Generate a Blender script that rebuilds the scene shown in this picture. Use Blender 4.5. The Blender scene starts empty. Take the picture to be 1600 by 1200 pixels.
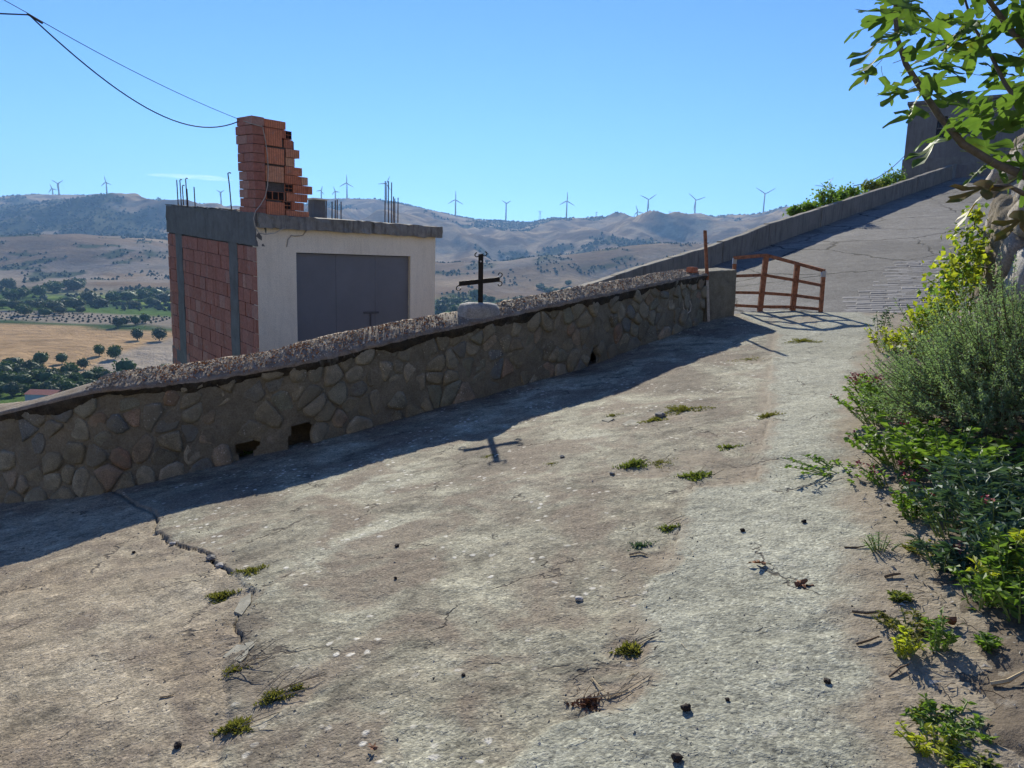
import bpy, bmesh, math, random
import numpy as np
from mathutils import Vector, Matrix, Quaternion
random.seed(7); RNG = np.random.default_rng(7)
scene = bpy.context.scene
COL = scene.collection

# ------------------------------------------------------------ camera
F = 1150.0; EYE = Vector((0, 0, 1.6))
PITCH = math.atan(190 / F); ROLL = math.atan(0.030)
fw = Vector((0, math.cos(PITCH), -math.sin(PITCH)))
r0 = Vector((1, 0, 0)); u0 = Vector((0, math.sin(PITCH), math.cos(PITCH)))
rt = r0 * math.cos(ROLL) + u0 * math.sin(ROLL)
up = -r0 * math.sin(ROLL) + u0 * math.cos(ROLL)
cam = bpy.data.objects.new('camera', bpy.data.cameras.new('camera')); COL.objects.link(cam)
cam.data.sensor_width = 36; cam.data.lens = F / 1600 * 36
cam.data.clip_start = 0.05; cam.data.clip_end = 20000
cam.matrix_world = Matrix(((rt.x, up.x, -fw.x, EYE.x), (rt.y, up.y, -fw.y, EYE.y), (rt.z, up.z, -fw.z, EYE.z), (0, 0, 0, 1)))
scene.camera = cam

# ------------------------------------------------------------ sky, sun, exposure
SUN_EL, SUN_AZ = math.radians(27), math.radians(-5.6)      # azimuth from +Y, clockwise
world = bpy.data.worlds.new('World'); scene.world = world; world.use_nodes = True
wn = world.node_tree; wn.nodes.clear()
sky = wn.nodes.new('ShaderNodeTexSky'); sky.sky_type = 'NISHITA'; sky.sun_disc = False
sky.sun_elevation = SUN_EL; sky.sun_rotation = SUN_AZ
sky.air_density = 1.0; sky.dust_density = 0.0; sky.ozone_density = 3.0; sky.altitude = 600
bg = wn.nodes.new('ShaderNodeBackground'); bg.inputs['Strength'].default_value = 0.10
wo = wn.nodes.new('ShaderNodeOutputWorld')
tn = wn.nodes.new('ShaderNodeMix'); tn.data_type = 'RGBA'; tn.blend_type = 'MULTIPLY'; tn.inputs[0].default_value = 1; tn.inputs[7].default_value = (0.36, 0.555, 0.86, 1)
wn.links.new(sky.outputs[0], tn.inputs[6]); wn.links.new(tn.outputs[2], bg.inputs[0]); wn.links.new(bg.outputs[0], wo.inputs[0])
sl = bpy.data.lights.new('sun', 'SUN'); sl.energy = 4.3; sl.angle = math.radians(0.53); sl.color = (1, 0.94, 0.80)
sun = bpy.data.objects.new('sun', sl); COL.objects.link(sun)
SDIR = Vector((math.sin(SUN_AZ) * math.cos(SUN_EL), math.cos(SUN_AZ) * math.cos(SUN_EL), math.sin(SUN_EL)))
sun.rotation_euler = (-SDIR).to_track_quat('-Z', 'Y').to_euler(); sun.location = (0, 0, 40)
vs = scene.view_settings; vs.view_transform = 'Standard'; vs.look = 'None'; vs.exposure = 1.0; vs.gamma = 1; vs.use_curve_mapping = False
scene.render.engine = 'CYCLES'
scene.cycles.use_denoising = True
scene.cycles.use_adaptive_sampling = True; scene.cycles.adaptive_threshold = 0.02
scene.cycles.max_bounces = 5; scene.cycles.diffuse_bounces = 3; scene.cycles.glossy_bounces = 2
scene.cycles.transmission_bounces = 4; scene.cycles.transparent_max_bounces = 6; scene.cycles.volume_bounces = 0
scene.cycles.caustics_reflective = False; scene.cycles.caustics_refractive = False

# ------------------------------------------------------------ ground level and picking helpers
def sp(x): return np.logaddexp(0, x)
def zg(X, Y): return 0.171 * X - 0.091 * 0.6 * sp((X - 3) / 0.6) - 0.005 * Y + 0.09 * sp(Y - 10)
def ray(px, py): return rt * ((px - 800) / F) + up * ((600 - py) / F) + fw
def at(px, py, Y):
    d = ray(px, py); return EYE + d * (Y / d.y)
def gnd(px, py, fn=zg, lo=0.4, hi=60.0):
    d = ray(px, py); d = d / d.y
    f = lambda t: EYE.z + d.z * t - float(fn(d.x * t, t))
    for _ in range(60):
        m = (lo + hi) / 2
        if f(m) > 0: lo = m
        else: hi = m
    return Vector((d.x * lo, lo, EYE.z + d.z * lo))

# ------------------------------------------------------------ numpy noise
def _h(ix, iy, s):
    n = (ix.astype(np.int64) * 374761393 + iy.astype(np.int64) * 668265263 + s * 974634777) & 0x7fffffff
    n = ((n ^ (n >> 13)) * 1274126177) & 0x7fffffff
    return ((n ^ (n >> 16)) & 0xffff) / 65535.0
def vn(x, y, s=0):
    x = np.asarray(x, float); y = np.asarray(y, float)
    ix = np.floor(x); iy = np.floor(y); fx = x - ix; fy = y - iy
    fx = fx * fx * fx * (fx * (fx * 6 - 15) + 10); fy = fy * fy * fy * (fy * (fy * 6 - 15) + 10)
    a = _h(ix, iy, s); b = _h(ix + 1, iy, s); c = _h(ix, iy + 1, s); d = _h(ix + 1, iy + 1, s)
    return (a + (b - a) * fx) * (1 - fy) + (c + (d - c) * fx) * fy
def fbm(x, y, s=0, o=4):
    r = 0; a = 0.5; t = 0
    for i in range(o):
        r = r + a * vn(x, y, s + i * 17); t += a; a *= 0.5; x = x * 2.03 + 5.1; y = y * 2.03 + 1.7
    return r / t
def sstep(a, b, x):
    t = np.clip((x - a) / (b - a), 0, 1); return t * t * (3 - 2 * t)
def poly_dist(X, Y, pts):
    best = np.full(np.shape(X), 1e9)
    for (ax, ay), (bx, by) in zip(pts[:-1], pts[1:]):
        vx, vy = bx - ax, by - ay; L = vx * vx + vy * vy + 1e-12
        t = np.clip(((X - ax) * vx + (Y - ay) * vy) / L, 0, 1)
        best = np.minimum(best, np.hypot(X - ax - t * vx, Y - ay - t * vy))
    return best

# ------------------------------------------------------------ scene helpers
def tag(o, label=None, cat=None, group=None, kind=None):
    if label: o['label'] = label
    if cat: o['category'] = cat
    if group: o['group'] = group
    if kind: o['kind'] = kind
    return o
def empty(name, loc, label, cat, group=None):
    o = bpy.data.objects.new(name, None); COL.objects.link(o); o.location = loc
    o.empty_display_size = 0.2
    return tag(o, label, cat, group)
def link(name, me, parent=None):
    o = bpy.data.objects.new(name, me); COL.objects.link(o)
    if parent is not None:
        o.parent = parent
        q = parent; M = Matrix()
        while q is not None:
            M = q.matrix_basis @ M if q.parent is None else (q.matrix_parent_inverse @ q.matrix_basis) @ M
            q = q.parent
        o.matrix_parent_inverse = M.inverted()
    return o
class MB:
    def __init__(s): s.v = []; s.f = []; s.mi = []
    def add(s, vs, fs, mi=0):
        n = len(s.v); s.v += [tuple(p) for p in vs]; s.f += [tuple(i + n for i in f) for f in fs]; s.mi += [mi] * len(fs); return s
    def box(s, c, ax, ay, az, mi=0):        # centre and three half-axes
        c, ax, ay, az = map(Vector, (c, ax, ay, az))
        P = [c + ax * i + ay * j + az * k for k in (-1, 1) for j in (-1, 1) for i in (-1, 1)]
        return s.add(P, [(0, 2, 3, 1), (4, 5, 7, 6), (0, 1, 5, 4), (2, 6, 7, 3), (0, 4, 6, 2), (1, 3, 7, 5)], mi)
    def tube(s, pts, rad, n=6, mi=0, cap=True):
        pts = [Vector(p) for p in pts]; m = len(pts)
        if not hasattr(rad, '__len__'): rad = [rad] * m
        base = []; prev = None
        for i, p in enumerate(pts):
            t = (pts[min(i + 1, m - 1)] - pts[max(i - 1, 0)])
            t = t.normalized() if t.length > 1e-9 else Vector((0, 0, 1))
            if prev is None:
                a = t.cross(Vector((0, 0, 1)));
                if a.length < 1e-3: a = t.cross(Vector((1, 0, 0)))
            else: a = prev - t * prev.dot(t)
            a.normalize(); prev = a; b = t.cross(a)
            base.append([p + (a * math.cos(2 * math.pi * k / n) + b * math.sin(2 * math.pi * k / n)) * rad[i] for k in range(n)])
        V = [q for r in base for q in r]; Fs = []
        for i in range(m - 1):
            for k in range(n):
                Fs.append((i * n + k, i * n + (k + 1) % n, (i + 1) * n + (k + 1) % n, (i + 1) * n + k))
        if cap: Fs.append(tuple(range(n - 1, -1, -1))); Fs.append(tuple((m - 1) * n + k for k in range(n)))
        return s.add(V, Fs, mi)
    def mesh(s, name, mat, smooth=False):
        me = bpy.data.meshes.new(name); me.from_pydata(s.v, [], s.f)
        for m in (mat if isinstance(mat, (list, tuple)) else [mat]): me.materials.append(m)
        if any(s.mi): me.polygons.foreach_set('material_index', s.mi)
        if smooth: me.polygons.foreach_set('use_smooth', [True] * len(me.polygons))
        me.update(); return me
    def build(s, name, mat, parent=None, smooth=False): return link(name, s.mesh(name, mat, smooth), parent)
def np_mesh(name, V, Q, mat, smooth=True, attrs=None):
    """V (n,3) array, Q (m,3|4) int array"""
    me = bpy.data.meshes.new(name); k = Q.shape[1]
    me.vertices.add(len(V)); me.vertices.foreach_set('co', np.ascontiguousarray(V, dtype=np.float32).ravel())
    me.loops.add(Q.size); me.loops.foreach_set('vertex_index', np.ascontiguousarray(Q, dtype=np.int32).ravel())
    me.polygons.add(len(Q)); me.polygons.foreach_set('loop_start', np.arange(0, Q.size, k, dtype=np.int32))
    me.polygons.foreach_set('use_smooth', np.full(len(Q), smooth))
    for m in (mat if isinstance(mat, (list, tuple)) else [mat]): me.materials.append(m)
    if attrs:
        for an, av in attrs.items():
            a = me.attributes.new(an, 'FLOAT_COLOR', 'POINT'); c = np.ones((len(V), 4), np.float32); c[:, :av.shape[1]] = av
            a.data.foreach_set('color', c.ravel())
    me.update(calc_edges=True); me.validate(); return me
def grid_quads(nr, nc):
    i = np.arange(nr - 1)[:, None]; j = np.arange(nc - 1)[None, :]
    a = i * nc + j; return np.stack([a, a + 1, a + nc + 1, a + nc], -1).reshape(-1, 4)

# ------------------------------------------------------------ materials
def nd(nt, t, ins=None, **props):
    n = nt.nodes.new(t)
    for k, v in props.items(): setattr(n, k, v)
    for k, v in (ins or {}).items():
        s = n.inputs[k]
        if hasattr(v, 'is_output'): nt.links.new(v, s)
        else: s.default_value = v
    return n
def c4(c): return (c[0], c[1], c[2], 1.0)
def mix(nt, fac, a, b, blend='MIX'):
    n = nt.nodes.new('ShaderNodeMix'); n.data_type = 'RGBA'; n.blend_type = blend
    for i, v in ((0, fac), (6, a), (7, b)):
        if hasattr(v, 'is_output'): nt.links.new(v, n.inputs[i])
        else: n.inputs[i].default_value = v if i == 0 else c4(v)
    return n.outputs[2]
def ramp(nt, fac, stops, interp='LINEAR'):
    n = nt.nodes.new('ShaderNodeValToRGB'); cr = n.color_ramp; cr.interpolation = interp
    while len(cr.elements) < len(stops): cr.elements.new(0.5)
    for e, (p, c) in zip(cr.elements, stops):
        e.position = p; e.color = c4(c) if hasattr(c, '__len__') else (c, c, c, 1)
    nt.links.new(fac, n.inputs[0]); return n.outputs[0]
def noise(nt, vec, scale, detail=4, rough=0.6, dist=0.0, out='Fac'):
    return nd(nt, 'ShaderNodeTexNoise', {'Vector': vec, 'Scale': scale, 'Detail': detail, 'Roughness': rough, 'Distortion': dist}).outputs[out]
def voro(nt, vec, scale, feat='F1', out='Distance', rand=1.0):
    return nd(nt, 'ShaderNodeTexVoronoi', {'Vector': vec, 'Scale': scale, 'Randomness': rand}, feature=feat).outputs[out]
def math_(nt, op, a, b=0.0, c=0.0):
    n = nt.nodes.new('ShaderNodeMath'); n.operation = op
    for i, v in enumerate((a, b, c)):
        if hasattr(v, 'is_output'): nt.links.new(v, n.inputs[i])
        else: n.inputs[i].default_value = v
    return n.outputs[0]
def wpos(nt): return nd(nt, 'ShaderNodeNewGeometry').outputs['Position']
def scaled(nt, v, s, rot=(0, 0, 0)):
    return nd(nt, 'ShaderNodeMapping', {'Vector': v, 'Scale': s, 'Rotation': rot}).outputs[0]
def bump(nt, h, strength=0.5, dist=0.01, normal=None):
    ins = {'Height': h, 'Strength': strength, 'Distance': dist}
    if normal is not None: ins['Normal'] = normal
    return nd(nt, 'ShaderNodeBump', ins).outputs[0]
def new_mat(name):
    m = bpy.data.materials.new(name); m.use_nodes = True; nt = m.node_tree; nt.nodes.clear()
    o = nt.nodes.new('ShaderNodeOutputMaterial'); b = nt.nodes.new('ShaderNodeBsdfPrincipled')
    nt.links.new(b.outputs[0], o.inputs[0]); b.inputs['Specular IOR Level'].default_value = 0.2
    return m, nt, b
def setb(nt, b, col=None, rough=None, nrm=None, **kw):
    for k, v in (('Base Color', col), ('Roughness', rough), ('Normal', nrm)):
        if v is None: continue
        if hasattr(v, 'is_output'): nt.links.new(v, b.inputs[k])
        else: b.inputs[k].default_value = c4(v) if k == 'Base Color' else v
    for k, v in kw.items(): b.inputs[k].default_value = v
def simple(name, col, rough=0.8, var=0.25, scale=6.0, bmp=0.2, bd=0.005, metal=0.0, rnd=0.0, stretch=(1, 1, 1)):
    m, nt, b = new_mat(name); v = scaled(nt, wpos(nt), stretch)
    n = noise(nt, v, scale, 6, 0.65)
    lo = tuple(c * (1 - var) for c in col); hi = tuple(min(1, c * (1 + var)) for c in col)
    c = ramp(nt, n, [(0.25, lo), (0.75, hi)])
    if rnd:
        rd = nd(nt, 'ShaderNodeObjectInfo').outputs['Random']
        k = ramp(nt, rd, [(0, 1 - rnd), (1, 1 + rnd * 0.6)])
        c = mix(nt, 1.0, c, k, 'MULTIPLY')
    setb(nt, b, c, rough, bump(nt, noise(nt, v, scale * 6, 5, 0.7), bmp, bd), Metallic=metal)
    return m
def leaf_mat(name, a, bcol, trans=0.35, rough=0.45, scale=9.0, tint=None):
    """leaf colour varies from leaf to leaf; light passes through the blade"""
    m, nt, b = new_mat(name); v = wpos(nt)
    n = noise(nt, v, scale, 3, 0.7)
    c = ramp(nt, n, [(0.3, a), (0.7, bcol)])
    if tint: c = mix(nt, ramp(nt, noise(nt, v, scale * 0.6 + 1.3, 3, 0.6), [(0.6, 0.0), (0.75, 1.0)]), c, tint)
    setb(nt, b, c, max(rough, 0.55)); b.inputs['Specular IOR Level'].default_value = 0.18
    t = nd(nt, 'ShaderNodeBsdfTranslucent', {'Color': mix(nt, 1.0, c, (1.5, 1.6, 0.7), 'MULTIPLY')})
    ms = nd(nt, 'ShaderNodeMixShader', {0: trans}); nt.links.new(b.outputs[0], ms.inputs[1]); nt.links.new(t.outputs[0], ms.inputs[2])
    out = [x for x in nt.nodes if x.type == 'OUTPUT_MATERIAL'][0]; nt.links.new(ms.outputs[0], out.inputs[0])
    return m

def m_ground():
    m, nt, b = new_mat('weathered concrete'); v = wpos(nt)
    at_ = nd(nt, 'ShaderNodeAttribute', attribute_name='mask'); sep = nd(nt, 'ShaderNodeSeparateColor', {0: at_.outputs['Color']})
    L, Rm, D = sep.outputs[0], sep.outputs[1], sep.outputs[2]
    big = noise(nt, v, 0.9, 3, 0.6, 0.6); med = noise(nt, v, 4.5, 4, 0.7, 0.5); fine = noise(nt, v, 70, 2, 0.75)
    mid = ramp(nt, big, [(0.36, (0.155, 0.13, 0.095)), (0.46, (0.245, 0.222, 0.16)), (0.57, (0.32, 0.30, 0.217)), (0.68, (0.40, 0.382, 0.288))])
    left = ramp(nt, big, [(0.3, (0.26, 0.205, 0.138)), (0.7, (0.37, 0.32, 0.228))])
    path = ramp(nt, big, [(0.3, (0.26, 0.254, 0.193)), (0.7, (0.34, 0.334, 0.26))])
    c = mix(nt, L, mid, left); c = mix(nt, Rm, c, path)
    # streaks trowelled / washed down the slope
    st = noise(nt, scaled(nt, v, (5.0, 11.0, 1), (0, 0, 0.5)), 1.5, 4, 0.75, 0.8)
    c = mix(nt, 0.75, c, ramp(nt, st, [(0.3, 0.72), (0.5, 1.0), (0.7, 1.12)]), 'MULTIPLY')
    c = mix(nt, math_(nt, 'SUBTRACT', 1.0, math_(nt, 'MULTIPLY', Rm, 0.55)), c, ramp(nt, med, [(0.3, 0.45), (0.46, 0.90), (0.56, 1.02), (0.72, 1.40)]), 'MULTIPLY')
    m3 = noise(nt, v, 17, 4, 0.75, 0.6)
    c = mix(nt, 0.9, c, ramp(nt, m3, [(0.30, 0.50), (0.45, 0.95), (0.6, 1.05), (0.75, 1.45)]), 'MULTIPLY')
    # purple-brown stains
    sn = noise(nt, v, 1.35, 3, 0.65, 1.0)
    c = mix(nt, math_(nt, 'MULTIPLY', ramp(nt, sn, [(0.48, 0.0), (0.60, 0.8)]), math_(nt, 'SUBTRACT', 1.0, Rm)), c, (0.18, 0.142, 0.103))
    # aggregate
    ag = nd(nt, 'ShaderNodeTexVoronoi', {'Vector': v, 'Scale': 80.0})
    agc = ramp(nt, nd(nt, 'ShaderNodeSeparateColor', {0: ag.outputs['Color']}).outputs[0], [(0.0, 0.45), (0.35, 0.9), (0.85, 1.15), (1.0, 1.8)])
    c = mix(nt, 0.6, c, agc, 'MULTIPLY')
    c = mix(nt, 0.8, c, ramp(nt, fine, [(0.3, 0.6), (0.5, 1.0), (0.7, 1.3)]), 'MULTIPLY')
    # pale lichen spots, in colonies
    vd = nd(nt, 'ShaderNodeTexVoronoi', {'Vector': nd(nt, 'ShaderNodeVectorMath', {0: v, 1: nd(nt, 'ShaderNodeVectorMath', {0: noise(nt, v, 14, 3, out='Color'), 1: (0.05, 0.05, 0.05)}, operation='MULTIPLY').outputs[0]}, operation='ADD').outputs[0], 'Scale': 17.0})
    spot = ramp(nt, vd.outputs['Distance'], [(0.20, 1.0), (0.34, 0.0)])
    keep = ramp(nt, nd(nt, 'ShaderNodeSeparateColor', {0: vd.outputs['Color']}).outputs[1], [(0.60, 0.0), (0.68, 1.0)])
    colony = ramp(nt, noise(nt, v, 1.7, 3, 0.6), [(0.49, 0.0), (0.58, 1.0)])
    lm = math_(nt, 'MULTIPLY', math_(nt, 'MULTIPLY', spot, keep), math_(nt, 'MULTIPLY', colony, math_(nt, 'SUBTRACT', 1.0, math_(nt, 'MAXIMUM', math_(nt, 'MULTIPLY', Rm, 0.75), math_(nt, 'MULTIPLY', L, 0.8)))))
    c = mix(nt, math_(nt, 'MULTIPLY', lm, 0.9), c, (0.62, 0.58, 0.49))
    # small dark pits
    pv = nd(nt, 'ShaderNodeTexVoronoi', {'Vector': v, 'Scale': 26.0})
    pit = math_(nt, 'MULTIPLY', ramp(nt, pv.outputs['Distance'], [(0.08, 1.0), (0.16, 0.0)]), ramp(nt, nd(nt, 'ShaderNodeSeparateColor', {0: pv.outputs['Color']}).outputs[0], [(0.72, 0.0), (0.76, 1.0)]))
    # dirt and sand in the hollows
    dn = noise(nt, v, 30, 2, 0.7)
    wv = nd(nt, 'ShaderNodeVectorMath', {0: v, 1: nd(nt, 'ShaderNodeVectorMath', {0: noise(nt, v, 5, 3, 0.7, out='Color'), 1: (0.35, 0.35, 0.0)}, operation='MULTIPLY').outputs[0]}, operation='ADD').outputs[0]
    hair = math_(nt, 'MULTIPLY', ramp(nt, voro(nt, wv, 1.3, 'DISTANCE_TO_EDGE'), [(0.004, 1.0), (0.012, 0.0)]), ramp(nt, noise(nt, v, 2.2, 4, 0.6), [(0.52, 0.0), (0.58, 1.0)]))
    c = mix(nt, math_(nt, 'MULTIPLY', hair, 0.8), c, (0.05, 0.04, 0.032))
    c = mix(nt, D, c, ramp(nt, dn, [(0.3, (0.165, 0.13, 0.09)), (0.7, (0.28, 0.232, 0.17))]))
    hgt = math_(nt, 'ADD', math_(nt, 'MULTIPLY', med, 0.6), math_(nt, 'MULTIPLY', fine, 0.22))
    hgt = math_(nt, 'ADD', hgt, math_(nt, 'MULTIPLY', ag.outputs['Distance'], -0.10))
    hgt = math_(nt, 'ADD', hgt, math_(nt, 'MULTIPLY', st, 0.22)); hgt = math_(nt, 'ADD', hgt, math_(nt, 'MULTIPLY', m3, 0.30)); hgt = math_(nt, 'SUBTRACT', hgt, math_(nt, 'MULTIPLY', hair, 0.4))
    hgt = math_(nt, 'SUBTRACT', hgt, math_(nt, 'MULTIPLY', pit, 0.35))
    hgt = math_(nt, 'ADD', hgt, math_(nt, 'MULTIPLY', lm, 0.06))
    setb(nt, b, c, 0.92, bump(nt, hgt, 0.85, 0.022))
    return m
def m_stone(name, stops, sc=22.0, lich=0.8, bd=0.016, smear=0.6, smc=(0.185, 0.167, 0.117)):
    m, nt, b = new_mat(name); v = wpos(nt)
    rd = nd(nt, 'ShaderNodeObjectInfo').outputs['Random']
    off = nd(nt, 'ShaderNodeVectorMath', {0: v, 1: nd(nt, 'ShaderNodeCombineXYZ', {0: math_(nt, 'MULTIPLY', rd, 37.0), 1: math_(nt, 'MULTIPLY', rd, 91.0), 2: rd}).outputs[0]}, operation='ADD').outputs[0]
    c = ramp(nt, rd, stops)
    n1 = noise(nt, off, 9, 6, 0.7, 0.4); n2 = noise(nt, off, sc * 4, 4, 0.75)
    c = mix(nt, 0.85, c, ramp(nt, n1, [(0.25, 0.45), (0.5, 1.0), (0.75, 1.5)]), 'MULTIPLY')
    c = mix(nt, 0.85, c, ramp(nt, n2, [(0.3, 0.45), (0.7, 1.55)]), 'MULTIPLY')
    # mortar smears and lichen that straddle neighbouring stones
    sm = noise(nt, v, 3.2, 6, 0.72, 0.8)
    c = mix(nt, math_(nt, 'MULTIPLY', ramp(nt, sm, [(0.40, 0.0), (0.60, 1.0)]), smear), c, smc)
    vd = voro(nt, v, 30.0); ln = noise(nt, v, 2.1, 3, 0.6)
    lm = math_(nt, 'MULTIPLY', ramp(nt, vd, [(0.16, 1.0), (0.28, 0.0)]), ramp(nt, ln, [(0.55, 0.0), (0.66, lich)]))
    c = mix(nt, lm, c, (0.5, 0.47, 0.40))
    setb(nt, b, c, 0.9, bump(nt, math_(nt, 'ADD', n1, math_(nt, 'MULTIPLY', n2, 0.35)), 0.8, bd))
    return m
def m_mortar(name, a, c2, sc=4.0):
    m, nt, b = new_mat(name); v = wpos(nt)
    n = noise(nt, v, sc, 7, 0.72, 0.5); f = noise(nt, v, 60, 4, 0.75)
    c = ramp(nt, n, [(0.3, a), (0.7, c2)])
    c = mix(nt, 0.7, c, ramp(nt, f, [(0.3, 0.55), (0.7, 1.35)]), 'MULTIPLY')
    wl = noise(nt, v, 2.3, 6, 0.75, 0.6)
    c = mix(nt, math_(nt, 'MULTIPLY', ramp(nt, wl, [(0.60, 0.0), (0.72, 1.0)]), 0.4), c, (0.42, 0.40, 0.35))
    setb(nt, b, c, 0.95, bump(nt, math_(nt, 'ADD', n, math_(nt, 'MULTIPLY', f, 0.35)), 0.9, 0.02))
    return m
def m_streaked(name, a, c2, dark, sc=2.5, amount=0.7, rust=None):
    """concrete / render with vertical run-off streaks"""
    m, nt, b = new_mat(name); v = wpos(nt)
    n = noise(nt, v, sc, 6, 0.7, 0.3); f = noise(nt, v, 45, 4, 0.75)
    s = noise(nt, scaled(nt, v, (6, 6, 0.7)), 1.3, 5, 0.7)
    c = ramp(nt, n, [(0.3, a), (0.7, c2)])
    c = mix(nt, math_(nt, 'MULTIPLY', ramp(nt, s, [(0.48, 0.0), (0.68, 1.0)]), amount), c, dark)
    c = mix(nt, 0.6, c, ramp(nt, f, [(0.3, 0.7), (0.7, 1.25)]), 'MULTIPLY')
    if rust: c = mix(nt, math_(nt, 'MULTIPLY', ramp(nt, noise(nt, v, 1.9, 5, 0.7), [(0.55, 0.0), (0.7, 1.0)]), 0.5), c, rust)
    setb(nt, b, c, 0.92, bump(nt, math_(nt, 'ADD', n, math_(nt, 'MULTIPLY', f, 0.3)), 0.6, 0.012))
    return m
def m_brick(name, stops, axis_rot):
    m, nt, b = new_mat(name); v = wpos(nt)
    rd = nd(nt, 'ShaderNodeObjectInfo').outputs['Random']
    c = ramp(nt, rd, stops)
    rib = nd(nt, 'ShaderNodeTexWave', {'Vector': scaled(nt, v, (1, 1, 0), (0, 0, axis_rot)), 'Scale': 5.2, 'Distortion': 0.6, 'Detail': 2}, bands_direction='X').outputs['Fac']
    n = noise(nt, v, 12, 6, 0.75); f = noise(nt, v, 60, 4, 0.7)
    c = mix(nt, 0.5, c, ramp(nt, rib, [(0.15, 0.6), (0.5, 1.1)]), 'MULTIPLY')
    c = mix(nt, 0.8, c, ramp(nt, n, [(0.3, 0.65), (0.7, 1.3)]), 'MULTIPLY')
    sm = noise(nt, v, 3.5, 6, 0.75, 0.5)
    c = mix(nt, math_(nt, 'MULTIPLY', ramp(nt, sm, [(0.56, 0.0), (0.7, 1.0)]), 0.55), c, (0.30, 0.25, 0.22))
    setb(nt, b, c, 0.88, bump(nt, math_(nt, 'ADD', math_(nt, 'MULTIPLY', rib, 0.6), math_(nt, 'MULTIPLY', f, 0.5)), 0.6, 0.01))
    return m
def m_rust(name, dark=(0.06, 0.025, 0.015), lite=(0.30, 0.11, 0.05), pale=None):
    m, nt, b = new_mat(name); v = wpos(nt)
    n = noise(nt, v, 18, 7, 0.75, 0.4); f = noise(nt, v, 120, 3, 0.7)
    c = ramp(nt, n, [(0.3, dark), (0.55, lite), (0.75, tuple(min(1, x * 1.5) for x in lite))])
    if pale: c = mix(nt, ramp(nt, noise(nt, v, 6, 4, 0.7), [(0.45, 0.0), (0.55, 0.9)]), c, pale)
    setb(nt, b, c, 0.85, bump(nt, f, 0.5, 0.003)); return m
def m_asphalt():
    m, nt, b = new_mat('worn asphalt'); v = wpos(nt)
    n = noise(nt, v, 0.8, 6, 0.65, 0.5); f = noise(nt, v, 28, 5, 0.8)
    c = ramp(nt, n, [(0.3, (0.135, 0.126, 0.112)), (0.7, (0.185, 0.174, 0.155))])
    c = mix(nt, 1.0, c, ramp(nt, f, [(0.3, 0.35), (0.5, 0.95), (0.7, 1.7)]), 'MULTIPLY')
    c = mix(nt, 0.8, c, ramp(nt, noise(nt, v, 3.5, 4, 0.7, 0.5), [(0.3, 0.7), (0.7, 1.25)]), 'MULTIPLY')
    w = nd(nt, 'ShaderNodeVectorMath', {0: v, 1: nd(nt, 'ShaderNodeVectorMath', {0: noise(nt, v, 1.6, 4, out='Color'), 1: (0.7, 0.7, 0)}, operation='MULTIPLY').outputs[0]}, operation='ADD').outputs[0]
    e = voro(nt, scaled(nt, w, (1, 1, 0)), 0.33, 'DISTANCE_TO_EDGE')
    gap = math_(nt, 'MULTIPLY', ramp(nt, e, [(0.005, 1.0), (0.015, 0.0)]), ramp(nt, noise(nt, v, 0.45, 3), [(0.36, 0.0), (0.48, 1.0)]))
    c = mix(nt, gap, c, (0.025, 0.023, 0.02))
    pt = nd(nt, 'ShaderNodeSeparateColor', {0: voro(nt, v, 0.16, 'F1', 'Color')}).outputs[0]
    c = mix(nt, 0.25, c, pt, 'SOFT_LIGHT')
    setb(nt, b, c, 0.9, bump(nt, math_(nt, 'SUBTRACT', math_(nt, 'MULTIPLY', f, 0.5), gap), 0.7, 0.02)); return m
def m_terrain():
    m, nt, b = new_mat('dry hills'); v = wpos(nt)
    base = nd(nt, 'ShaderNodeAttribute', attribute_name='tint').outputs['Color']
    n = noise(nt, v, 0.012, 7, 0.72, 0.5); f = noise(nt, v, 0.12, 5, 0.7)
    c = mix(nt, 0.8, base, ramp(nt, n, [(0.3, 0.72), (0.5, 1.0), (0.7, 1.25)]), 'MULTIPLY')
    c = mix(nt, 0.7, c, ramp(nt, f, [(0.3, 0.7), (0.7, 1.25)]), 'MULTIPLY')
    setb(nt, b, c, 1.0, bump(nt, math_(nt, 'ADD', n, math_(nt, 'MULTIPLY', f, 0.15)), 0.6, 12.0)); b.inputs['Specular IOR Level'].default_value = 0.0
    return m

M = {}
M['ground'] = m_ground()
M['stone'] = m_stone('field stone', [(0, (0.185, 0.165, 0.11)), (0.14, (0.26, 0.23, 0.155)), (0.28, (0.155, 0.142, 0.10)), (0.42, (0.29, 0.26, 0.185)), (0.55, (0.17, 0.18, 0.135)), (0.66, (0.33, 0.30, 0.22)), (0.76, (0.25, 0.155, 0.10)), (0.82, (0.21, 0.185, 0.125)), (0.89, (0.125, 0.145, 0.15)), (1.0, (0.20, 0.175, 0.115))])
M['mortar'] = m_mortar('old mortar', (0.125, 0.112, 0.078), (0.25, 0.225, 0.165))
M['coping'] = m_mortar('coarse coping concrete', (0.16, 0.115, 0.075), (0.33, 0.275, 0.205), 7.0)
M['moss'] = m_mortar('dark lip', (0.012, 0.011, 0.009), (0.085, 0.07, 0.048), 9.0)  # near-black tone for the coping's front lip and underside
M['chip_w'] = simple('pale chips', (0.52, 0.46, 0.37), 0.8, 0.3, 40)
M['chip_b'] = simple('rusty chips', (0.32, 0.15, 0.06), 0.9, 0.4, 40)
M['chip_g'] = simple('grey chips', (0.22, 0.20, 0.17), 0.9, 0.4, 40)
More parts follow.
